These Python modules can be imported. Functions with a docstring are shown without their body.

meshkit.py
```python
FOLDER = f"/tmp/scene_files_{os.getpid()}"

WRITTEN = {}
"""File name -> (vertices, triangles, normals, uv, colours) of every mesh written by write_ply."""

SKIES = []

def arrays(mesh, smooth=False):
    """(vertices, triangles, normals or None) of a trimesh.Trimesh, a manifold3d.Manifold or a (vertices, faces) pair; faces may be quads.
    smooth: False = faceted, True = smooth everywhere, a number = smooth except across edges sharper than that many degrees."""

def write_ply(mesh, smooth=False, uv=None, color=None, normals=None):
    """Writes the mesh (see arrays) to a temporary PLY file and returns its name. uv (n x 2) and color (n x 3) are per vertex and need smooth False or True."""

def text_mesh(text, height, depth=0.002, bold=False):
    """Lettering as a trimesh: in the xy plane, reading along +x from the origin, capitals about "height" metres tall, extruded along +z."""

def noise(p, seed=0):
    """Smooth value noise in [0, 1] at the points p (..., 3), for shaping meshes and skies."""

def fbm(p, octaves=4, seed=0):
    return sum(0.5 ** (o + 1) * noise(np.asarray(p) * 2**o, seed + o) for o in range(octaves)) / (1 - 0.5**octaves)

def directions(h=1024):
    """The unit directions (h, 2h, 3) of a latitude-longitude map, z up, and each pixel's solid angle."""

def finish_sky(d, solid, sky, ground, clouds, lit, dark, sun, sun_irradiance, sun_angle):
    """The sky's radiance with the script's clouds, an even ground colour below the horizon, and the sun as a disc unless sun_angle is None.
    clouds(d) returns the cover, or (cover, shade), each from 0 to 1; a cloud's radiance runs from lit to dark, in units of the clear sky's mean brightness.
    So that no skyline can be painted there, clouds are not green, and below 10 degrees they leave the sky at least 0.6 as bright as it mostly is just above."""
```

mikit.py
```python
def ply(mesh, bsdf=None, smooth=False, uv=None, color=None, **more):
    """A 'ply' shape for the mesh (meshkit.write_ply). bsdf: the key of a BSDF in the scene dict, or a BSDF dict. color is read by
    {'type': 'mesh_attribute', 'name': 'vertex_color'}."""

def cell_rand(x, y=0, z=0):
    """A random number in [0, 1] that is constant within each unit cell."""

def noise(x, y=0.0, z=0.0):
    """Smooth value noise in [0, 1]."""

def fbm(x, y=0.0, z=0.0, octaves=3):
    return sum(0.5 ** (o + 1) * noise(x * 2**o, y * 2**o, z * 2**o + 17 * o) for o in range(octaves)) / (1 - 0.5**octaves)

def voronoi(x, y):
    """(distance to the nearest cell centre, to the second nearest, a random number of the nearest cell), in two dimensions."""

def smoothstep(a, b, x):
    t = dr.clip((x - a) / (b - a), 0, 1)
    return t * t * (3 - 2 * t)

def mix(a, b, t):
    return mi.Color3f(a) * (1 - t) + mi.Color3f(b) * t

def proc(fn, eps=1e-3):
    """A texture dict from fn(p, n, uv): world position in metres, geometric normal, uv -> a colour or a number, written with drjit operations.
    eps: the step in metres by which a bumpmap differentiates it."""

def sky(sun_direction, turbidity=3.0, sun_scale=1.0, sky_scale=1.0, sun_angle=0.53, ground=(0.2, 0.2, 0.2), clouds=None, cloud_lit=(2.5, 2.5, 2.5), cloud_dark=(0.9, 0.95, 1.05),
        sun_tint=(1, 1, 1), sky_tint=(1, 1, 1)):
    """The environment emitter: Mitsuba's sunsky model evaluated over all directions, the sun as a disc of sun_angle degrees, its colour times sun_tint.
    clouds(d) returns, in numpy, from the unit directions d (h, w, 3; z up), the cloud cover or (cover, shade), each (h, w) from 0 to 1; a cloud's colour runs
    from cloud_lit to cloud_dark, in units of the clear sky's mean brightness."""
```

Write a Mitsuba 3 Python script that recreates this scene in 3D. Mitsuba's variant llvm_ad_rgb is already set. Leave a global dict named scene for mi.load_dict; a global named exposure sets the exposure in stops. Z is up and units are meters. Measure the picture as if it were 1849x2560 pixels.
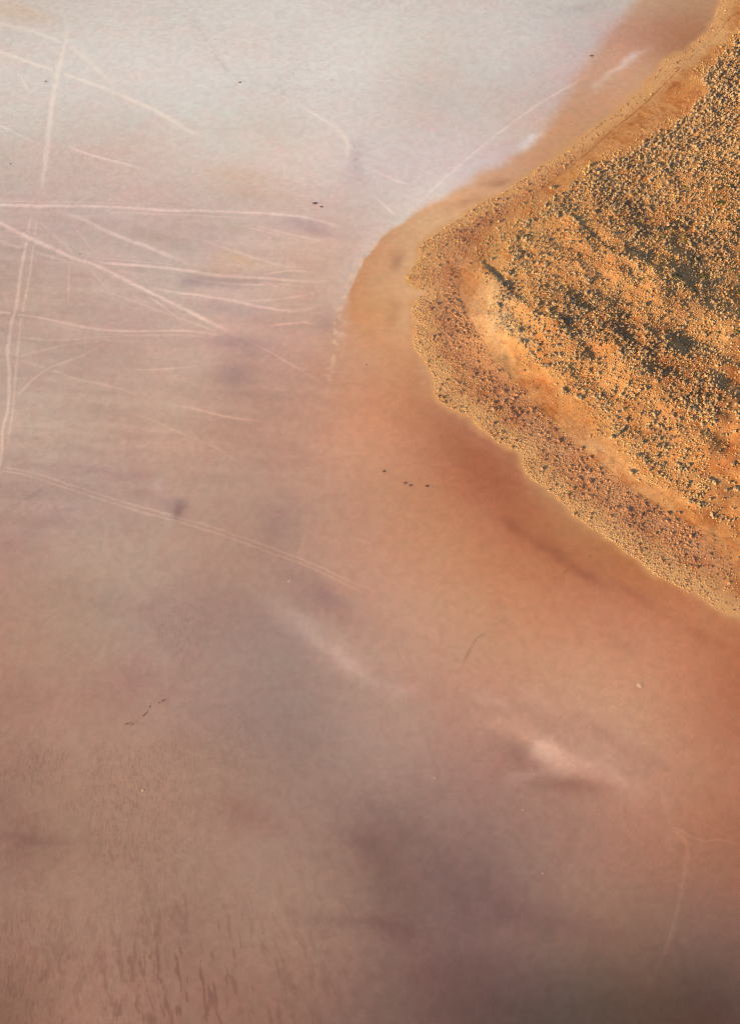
import math
import numpy as np
import trimesh
import shapely
import drjit as dr
import mitsuba as mi
import mikit
import meshkit

T = mi.ScalarTransform4f
scene, labels = {}, {}

# ------------------------------------------------------------------ camera, light, exposure
EYE = (0.0, 0.0, 400.0)
PITCH = math.radians(55)
scene['camera'] = {'type': 'perspective', 'fov': 45.0, 'fov_axis': 'y', 'near_clip': 1.0, 'far_clip': 30000.0,
                   'to_world': T().look_at(origin=list(EYE), target=[0.0, math.cos(PITCH) * 100, 400 - math.sin(PITCH) * 100], up=[0, 0, 1])}
SUN_ELEVATION = math.radians(14)
SUN_SIDE = np.array([-0.872, -0.489])                 # the sun stands low on the left, a little behind the camera
SUN = (SUN_SIDE[0] * math.cos(SUN_ELEVATION), SUN_SIDE[1] * math.cos(SUN_ELEVATION), math.sin(SUN_ELEVATION))
scene['sky_light'] = mikit.sky(SUN, turbidity=3.0, ground=(0.3, 0.22, 0.18), sun_tint=(1.0, 0.95, 0.88), sky_tint=(1.06, 0.92, 0.90))
exposure = 3.12

# ------------------------------------------------------------------ surveyed lines, metres (x east, y north)
SHORE = [
    (199.8, 651.3),
    (194.9, 627.9),
    (191.1, 618.4),
    (186.7, 607.2),
    (182.4, 598.0),
    (175.9, 590.8),
    (169.2, 581.9),
    (163.3, 578.3),
    (155.2, 573.1),
    (150.6, 562.7),
    (143.2, 554.2),
    (140.1, 545.9),
    (133.3, 540.9),
    (127.1, 532.7),
    (120.1, 524.7),
    (112.2, 517.4),
    (106.5, 510.5),
    (98.6, 501.2),
    (91.1, 494.2),
    (83.6, 487.6),
    (77.2, 480.2),
    (71.0, 475.8),
    (62.8, 468.0),
    (58.3, 464.3),
    (52.8, 461.4),
    (48.8, 457.2),
    (44.8, 453.5),
    (42.8, 450.2),
    (36.0, 445.5),
    (32.0, 440.6),
    (27.2, 436.5),
    (24.3, 432.5),
    (22.9, 428.5),
    (22.2, 423.2),
    (20.5, 419.2),
    (18.4, 415.3),
    (16.5, 411.5),
    (15.9, 408.4),
    (17.3, 405.8),
    (19.5, 405.1),
    (21.8, 402.5),
    (24.4, 400.5),
    (26.2, 398.8),
    (23.5, 398.5),
    (21.1, 397.3),
    (19.3, 394.3),
    (18.3, 388.9),
    (19.4, 384.0),
    (21.3, 382.0),
    (18.8, 377.9),
    (18.2, 374.4),
    (18.8, 369.6),
    (20.1, 364.9),
    (22.6, 361.4),
    (23.7, 358.4),
    (25.8, 353.4),
    (27.4, 347.8),
    (26.8, 341.1),
    (28.7, 337.1),
    (32.8, 333.4),
    (37.7, 330.6),
    (41.8, 328.0),
    (43.3, 324.7),
    (45.7, 321.6),
    (49.6, 318.4),
    (51.9, 315.2),
    (55.1, 313.1),
    (59.8, 310.7),
    (61.3, 308.0),
    (62.2, 302.9),
    (63.1, 298.8),
    (65.3, 295.8),
    (68.3, 293.4),
    (71.3, 290.8),
    (74.1, 286.9),
    (76.3, 284.0),
    (81.2, 277.6),
    (86.2, 272.4),
    (89.8, 269.6),
    (94.8, 264.9),
    (98.2, 261.2),
    (103.8, 256.6),
    (106.4, 253.0),
    (109.1, 250.3),
    (116.1, 245.8),
    (121.6, 242.3),
    (126.2, 237.6),
    (129.6, 235.3),
    (133.0, 233.6),
    (137.9, 232.4),
    (145.0, 229.3),
]
SCRUB = [
    (200.3, 596.2),
    (193.3, 585.4),
    (183.8, 573.1),
    (176.1, 564.4),
    (172.7, 555.9),
    (173.5, 547.5),
    (168.9, 537.6),
    (161.7, 531.1),
    (155.5, 523.1),
    (149.5, 516.8),
    (139.6, 510.5),
    (134.7, 502.8),
    (126.0, 496.7),
    (117.5, 492.1),
    (109.0, 486.1),
    (102.6, 480.2),
    (97.8, 471.5),
    (91.6, 466.3),
    (84.6, 462.9),
    (79.1, 454.4),
    (73.0, 448.8),
    (66.9, 441.9),
    (63.0, 435.2),
    (64.1, 428.5),
    (64.6, 421.9),
    (61.7, 414.0),
    (58.2, 406.3),
    (56.8, 398.8),
    (55.9, 388.9),
    (57.2, 381.6),
    (58.5, 374.4),
    (63.8, 368.4),
    (68.3, 359.1),
    (76.4, 352.3),
    (81.0, 346.6),
    (83.8, 340.0),
    (88.6, 336.7),
    (94.5, 329.0),
    (95.3, 320.5),
    (101.2, 314.2),
    (106.7, 305.9),
    (112.2, 297.8),
    (119.4, 291.8),
    (126.3, 284.0),
    (133.3, 278.2),
    (144.1, 268.7),
]
PATH = [
    (215.7, 620.3),
    (201.5, 614.6),
    (194.8, 607.2),
    (187.5, 596.2),
    (169.0, 573.1),
    (149.6, 547.5),
    (138.4, 532.7),
    (124.4, 517.4),
    (103.8, 492.7),
    (92.9, 480.8),
    (82.2, 469.2),
    (73.8, 460.6),
    (69.8, 457.2),
    (63.7, 451.6),
    (58.7, 447.2),
    (54.6, 441.1),
    (51.6, 437.9),
    (47.6, 432.5),
    (44.5, 425.8),
    (42.4, 419.2),
    (41.2, 414.0),
    (40.4, 407.6),
    (40.1, 400.0),
    (42.1, 392.6),
    (44.1, 385.2),
    (46.0, 379.1),
    (48.2, 372.0),
    (50.8, 364.9),
    (54.4, 357.5),
    (58.4, 352.3),
    (63.9, 345.5),
    (68.4, 337.8),
    (73.7, 330.1),
    (79.0, 323.7),
    (86.3, 313.1),
    (90.5, 306.9),
    (97.8, 298.8),
    (104.9, 290.8),
    (113.4, 283.0),
    (122.0, 276.2),
    (130.5, 270.5),
    (143.1, 262.7),
    (150.2, 258.5),
]
PATH2 = [(64.1, 347.8), (70.4, 341.1), (76.3, 331.2), (82.3, 323.7), (91.1, 312.1), (98.5, 304.9), (105.7, 297.8), (114.3, 289.4), (122.9, 282.4), (133.0, 276.2), (145.5, 266.8)]
SALT_EDGE = [
    (162.4, 651.3),
    (148.1, 627.9),
    (139.7, 612.8),
    (123.7, 587.2),
    (108.2, 559.3),
    (97.7, 535.3),
    (90.2, 519.9),
    (83.9, 508.9),
    (74.6, 498.8),
    (64.0, 487.6),
    (53.9, 483.2),
    (49.8, 478.7),
    (47.7, 474.9),
    (41.7, 470.9),
    (34.7, 463.7),
    (27.8, 459.4),
    (22.0, 454.9),
    (18.1, 450.2),
    (14.3, 446.1),
    (9.5, 441.9),
    (4.8, 436.0),
    (2.0, 429.8),
    (-2.7, 421.9),
    (-5.4, 414.0),
    (-8.1, 406.3),
    (-9.8, 397.5),
    (-11.2, 391.3),
    (-12.9, 384.0),
    (-13.0, 372.0),
    (-14.3, 360.3),
    (-16.1, 346.6),
    (-20.8, 329.0),
]
RIDGES = [
    ([(71.9, 384.0), (83.9, 379.1), (99.0, 372.0), (109.9, 360.3), (122.4, 350.0), (134.2, 337.8), (152.8, 319.4), (176.7, 297.8), (201.6, 280.1)], 4.6),
    ([(91.8, 468.6), (104.4, 460.0), (112.4, 446.1), (121.6, 428.5), (131.5, 419.2)], 2.6),
    ([(115.9, 411.5), (129.2, 401.3), (141.4, 386.4), (161.5, 369.6), (184.6, 353.4), (211.3, 335.6)], 3.0),
]
# tracks on the lake bed: (points, width in metres, strength: + paler - darker, two ruts)
TRACKS = [
    ([(-162.6, 607.2), (-141.6, 603.1), (-123.1, 597.3), (-104.3, 588.3), (-85.7, 575.5), (-75.5, 564.1), (-69.3, 554.9)], 3.92, -0.15, False),
    ([(103.3, 155.6), (107.0, 153.6), (111.0, 152.9), (114.8, 150.7), (118.3, 148.7), (123.1, 146.1)], 1.39, 0.25, False),
    ([(-111.8, 617.6), (-96.5, 609.4), (-89.4, 593.3), (-79.7, 571.7), (-69.5, 558.6), (-55.3, 551.2), (-43.6, 543.9), (-33.8, 535.3)], 7.09, -0.28, False),
    ([(-28.4, 257.5), (-24.2, 272.4), (-23.7, 282.0)], 1.63, 0.3, False),
    ([(-165.1, 261.2), (-145.8, 278.2), (-134.7, 287.9), (-121.7, 297.8), (-109.2, 300.8), (-94.5, 299.8)], 5.87, -0.3, False),
    ([(-165.0, 457.2), (-144.7, 435.2), (-124.9, 411.5), (-105.4, 384.0)], 3.32, 0.3, False),
    ([(99.9, 167.9), (99.5, 158.8), (101.1, 150.7), (104.8, 146.7), (104.9, 142.1), (100.8, 128.9), (97.0, 118.5), (92.8, 109.7), (88.2, 102.6), (83.7, 96.3)], 3.72, 0.34, False),
    ([(-104.0, 333.4), (-90.8, 326.9), (-76.8, 319.4), (-64.8, 314.2)], 2.15, 0.35, False),
    ([(-51.0, 302.9), (-63.0, 312.1), (-71.6, 316.3)], 2.13, 0.35, False),
    ([(-8.8, 489.1), (3.0, 483.2), (14.7, 475.8), (26.2, 471.5)], 3.54, 0.35, False),
    ([(-240.9, 619.1), (-201.9, 605.3), (-181.1, 598.0), (-159.6, 583.6), (-144.5, 566.2), (-129.5, 545.9)], 7.8, 0.35, False),
    ([(-113.3, 201.1), (-117.4, 195.8), (-122.3, 191.6), (-129.5, 183.2), (-143.8, 166.3)], 2.58, -0.35, False),
    ([(-195.3, 383.0), (-164.4, 376.7), (-140.8, 372.0), (-116.6, 373.9), (-88.9, 377.7)], 4.1, 0.35, False),
    ([(-187.9, 349.7), (-161.4, 359.1), (-145.0, 364.9), (-130.0, 369.6), (-109.3, 372.0)], 3.61, 0.35, False),
    ([(-162.0, 458.3), (-160.8, 438.3), (-160.1, 416.8), (-157.2, 394.4), (-159.0, 385.6), (-157.8, 368.3), (-154.7, 353.3), (-152.1, 335.4), (-152.4, 325.0), (-150.0, 309.6)], 3.26, 0.38, False),
    ([(-161.1, 453.2), (-160.3, 433.6), (-159.0, 412.5), (-157.8, 390.9), (-159.3, 382.1), (-157.5, 365.8), (-154.0, 350.8), (-151.9, 333.9), (-152.0, 323.1), (-149.7, 307.9)], 3.26, 0.38, False),
    ([(-148.5, 387.7), (-132.1, 382.3), (-120.0, 379.9), (-105.9, 377.9), (-81.9, 377.9), (-68.3, 374.1), (-58.9, 373.1)], 3.3, 0.38, False),
    ([(-147.5, 383.8), (-130.3, 378.9), (-119.9, 376.8), (-105.0, 374.7), (-81.7, 374.8), (-67.8, 373.3), (-59.5, 372.0)], 3.29, 0.38, False),
    ([(-105.8, 406.3), (-89.7, 402.8), (-70.4, 398.2), (-50.3, 392.4), (-34.2, 389.3), (-24.5, 391.5)], 3.72, 0.38, False),
    ([(-105.5, 405.3), (-89.3, 401.9), (-70.5, 398.8), (-51.0, 393.3), (-35.2, 389.8), (-24.2, 393.2)], 3.72, 0.38, False),
    ([(-137.5, 451.3), (-125.6, 443.4), (-113.5, 436.4), (-104.2, 431.1), (-89.2, 423.5), (-78.0, 417.1)], 4.64, 0.38, False),
    ([(-137.9, 452.4), (-126.5, 444.1), (-112.8, 437.2), (-104.0, 433.0), (-89.6, 425.9)], 4.67, 0.38, False),
    ([(-212.5, 464.7), (-179.5, 463.1), (-158.3, 462.1), (-128.9, 460.9), (-99.6, 458.9), (-71.1, 456.5), (-38.8, 452.8), (-23.1, 448.2), (-14.0, 441.9), (-10.7, 437.1)], 4.36, 0.38, False),
    ([(-211.4, 461.7), (-178.8, 461.6), (-158.1, 461.5), (-129.1, 460.4), (-100.4, 457.7), (-71.4, 455.8), (-39.1, 453.2), (-23.8, 449.8), (-14.3, 444.1)], 4.37, 0.38, False),
    ([(-137.4, 427.6), (-125.9, 424.5), (-116.2, 422.7), (-91.2, 418.5), (-68.2, 413.2), (-53.1, 411.2), (-29.6, 408.2)], 4.2, 0.38, False),
    ([(-138.1, 426.6), (-126.0, 422.6), (-116.0, 422.1), (-91.3, 418.1), (-69.0, 412.8), (-53.0, 412.0), (-29.5, 408.4)], 4.2, 0.38, False),
    ([(-162.2, 438.1), (-147.6, 430.3), (-137.1, 423.0), (-124.0, 417.5), (-105.4, 404.3), (-89.0, 392.8), (-74.2, 383.3)], 4.58, 0.38, False),
    ([(-162.3, 437.9), (-147.3, 428.8), (-136.5, 422.2), (-124.6, 417.6), (-105.2, 404.9), (-89.2, 394.4), (-73.6, 384.9)], 4.58, 0.38, False),
    ([(-188.5, 567.9), (-180.7, 554.9), (-175.6, 542.6)], 3.26, 0.4, False),
    ([(-140.4, 446.1), (-131.3, 432.5), (-126.2, 425.3)], 2.42, 0.4, False),
    ([(-138.7, 424.5), (-137.4, 414.8), (-134.8, 391.6)], 2.86, 0.4, False),
    ([(-157.1, 362.4), (-139.1, 355.5), (-123.6, 349.1), (-103.1, 343.1), (-94.1, 336.2)], 3.11, 0.4, False),
    ([(-11.4, 512.0), (-8.5, 502.8), (-7.2, 493.3), (-5.6, 482.0), (-0.9, 470.0)], 8.73, -0.4, False),
    ([(-128.5, 454.9), (-99.7, 453.0), (-76.8, 451.6), (-53.9, 449.4)], 3.95, 0.4, False),
    ([(-63.2, 446.1), (-44.0, 439.2), (-25.1, 435.2)], 3.41, 0.4, False),
    ([(-92.3, 115.8), (-97.4, 109.0), (-103.1, 100.8), (-104.4, 94.3), (-104.5, 87.5)], 2.59, -0.4, False),
    ([(-79.3, 435.2), (-56.3, 424.5), (-37.5, 417.1), (-22.7, 411.5)], 4.29, 0.4, False),
    ([(-65.4, 395.0), (-49.3, 395.8), (-33.2, 398.3), (-18.9, 403.8)], 3.74, 0.4, False),
    ([(-207.7, 448.8), (-174.6, 435.2), (-148.7, 424.5), (-123.6, 416.1), (-95.7, 411.5)], 4.32, 0.4, False),
    ([(-123.9, 403.8), (-97.3, 391.3), (-71.3, 378.7), (-49.4, 364.9)], 3.67, 0.4, False),
    ([(-57.5, 446.1), (-38.4, 439.2), (-23.3, 435.2), (-12.1, 437.9)], 3.89, 0.4, False),
    ([(18.2, 454.4), (37.1, 479.3), (49.6, 495.1), (63.4, 511.4), (76.5, 525.6), (89.7, 538.9), (107.7, 554.2), (119.4, 566.2)], 4.23, 0.42, False),
    ([(97.1, 158.0), (99.1, 154.7), (100.5, 153.9), (101.2, 151.1), (103.4, 150.5), (105.1, 148.9), (108.7, 147.0), (111.7, 146.1), (115.4, 147.0), (118.0, 146.4), (120.6, 146.0), (124.3, 144.8)], 1.73, 0.42, False),
    ([(1.1, 467.1), (9.1, 455.8), (13.5, 449.1)], 3.47, 0.45, False),
    ([(-179.9, 308.6), (-151.5, 302.0), (-136.5, 298.6), (-118.8, 291.8), (-98.4, 284.2), (-73.4, 275.9), (-63.5, 272.4), (-48.9, 266.6), (-29.5, 258.1), (-20.0, 253.7), (-6.0, 246.0), (4.1, 240.7)], 5.29, 0.45, True),
    ([(-90.2, 411.5), (-69.8, 407.4), (-51.6, 405.8), (-33.5, 407.4), (-15.4, 411.5)], 4.24, 0.45, False),
    ([(-222.7, 543.9), (-187.1, 519.0), (-174.5, 510.2), (-162.5, 503.4)], 3.65, 0.5, False),
    ([(-157.8, 293.9), (-151.9, 325.8), (-149.7, 337.8), (-145.1, 347.1), (-138.0, 355.5), (-125.4, 362.4), (-114.6, 371.0), (-107.9, 374.8)], 3.13, 0.5, False),
    ([(-39.9, 540.3), (-28.2, 527.6), (-15.8, 515.5), (-11.3, 505.2), (-11.4, 493.3), (-10.3, 483.2)], 6.75, 0.5, False),
    ([(-236.0, 600.7), (-197.6, 580.5), (-181.1, 571.7), (-164.5, 563.1), (-147.1, 553.9), (-129.9, 543.9), (-110.4, 531.1), (-89.9, 513.6), (-80.4, 505.2)], 7.06, 0.5, False),
    ([(-158.0, 458.6), (-156.6, 435.2), (-155.1, 413.3), (-154.8, 394.8), (-153.9, 376.7), (-152.4, 360.3), (-150.6, 342.2), (-149.1, 324.7), (-148.9, 305.9)], 3.2, 0.5, False),
    ([(-49.9, 408.9), (-42.5, 405.1), (-38.8, 403.3)], 2.36, 0.5, False),
    ([(51.4, 233.1), (46.9, 229.0), (44.2, 226.4), (39.3, 223.0), (37.8, 220.5), (35.8, 216.9), (32.8, 211.3), (30.7, 207.2)], 2.67, -0.5, False),
    ([(-105.5, 354.8), (-93.9, 354.8), (-82.3, 355.7), (-71.9, 357.1)], 2.68, 0.55, False),
    ([(-165.3, 609.0), (-163.8, 590.8), (-164.0, 562.4), (-162.8, 531.1), (-160.4, 500.0), (-158.6, 473.8), (-157.6, 458.6)], 6.38, 0.55, False),
    ([(-100.6, 399.3), (-90.0, 390.1), (-81.4, 381.3)], 2.78, 0.55, False),
    ([(-56.9, 373.6), (-44.1, 365.4), (-31.8, 356.2), (-21.2, 347.8)], 2.24, 0.55, False),
    ([(-155.2, 505.2), (-139.6, 496.7), (-121.4, 489.4), (-105.6, 483.5)], 4.09, 0.6, False),
    ([(-85.8, 335.6), (-73.3, 332.9), (-59.5, 328.6), (-42.2, 325.8)], 2.61, 0.6, False),
    ([(-52.8, 410.4), (-37.4, 414.8), (-24.0, 413.3)], 2.86, 0.6, False),
    ([(66.9, 246.4), (69.3, 248.9), (72.9, 251.0), (78.5, 255.2), (85.7, 259.9), (90.6, 262.7)], 2.79, -0.6, False),
    ([(-46.7, 380.3), (-36.2, 381.6), (-29.1, 382.5), (-22.0, 381.1)], 3.68, 0.7, False),
    ([(-197.8, 394.8), (-166.6, 389.1), (-147.9, 385.7), (-131.1, 381.1), (-120.0, 378.4), (-105.9, 377.2), (-82.1, 377.5), (-68.1, 375.3), (-59.4, 373.9)], 4.12, 0.75, False),
    ([(-211.6, 460.8), (-178.8, 459.4), (-157.6, 458.6), (-128.9, 458.3), (-100.0, 455.8), (-71.3, 454.7), (-38.8, 452.1), (-23.6, 448.3), (-14.0, 442.8), (-10.6, 437.9)], 5.45, 0.75, False),
    ([(-161.1, 454.4), (-160.0, 434.1), (-159.4, 413.3), (-157.9, 391.6), (-158.4, 382.8), (-157.1, 365.4), (-154.2, 351.1), (-151.7, 333.6), (-152.0, 323.0), (-150.2, 308.0), (-149.8, 295.8), (-148.5, 263.5)], 4.01, 0.8, False),
    ([(-105.6, 405.3), (-89.8, 401.5), (-69.7, 397.8), (-50.7, 392.6), (-34.3, 389.4), (-24.6, 391.8), (-20.5, 393.3)], 4.65, 0.8, False),
    ([(-150.6, 455.2), (-137.4, 450.2), (-125.8, 442.5), (-112.9, 435.2), (-103.9, 430.9), (-89.4, 422.9), (-77.9, 417.1)], 5.83, 0.8, False),
    ([(-136.9, 423.7), (-125.3, 420.5), (-116.1, 419.2), (-91.2, 416.4), (-68.5, 411.7), (-52.8, 410.4), (-29.4, 407.9), (-17.2, 407.9)], 5.22, 0.85, False),
    ([(-209.9, 470.2), (-176.8, 448.3), (-162.0, 438.4), (-147.6, 429.8), (-136.9, 423.2), (-124.9, 417.9), (-105.6, 405.3), (-89.2, 394.8), (-74.1, 385.0), (-55.1, 372.5)], 5.73, 0.95, False),
]
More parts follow.
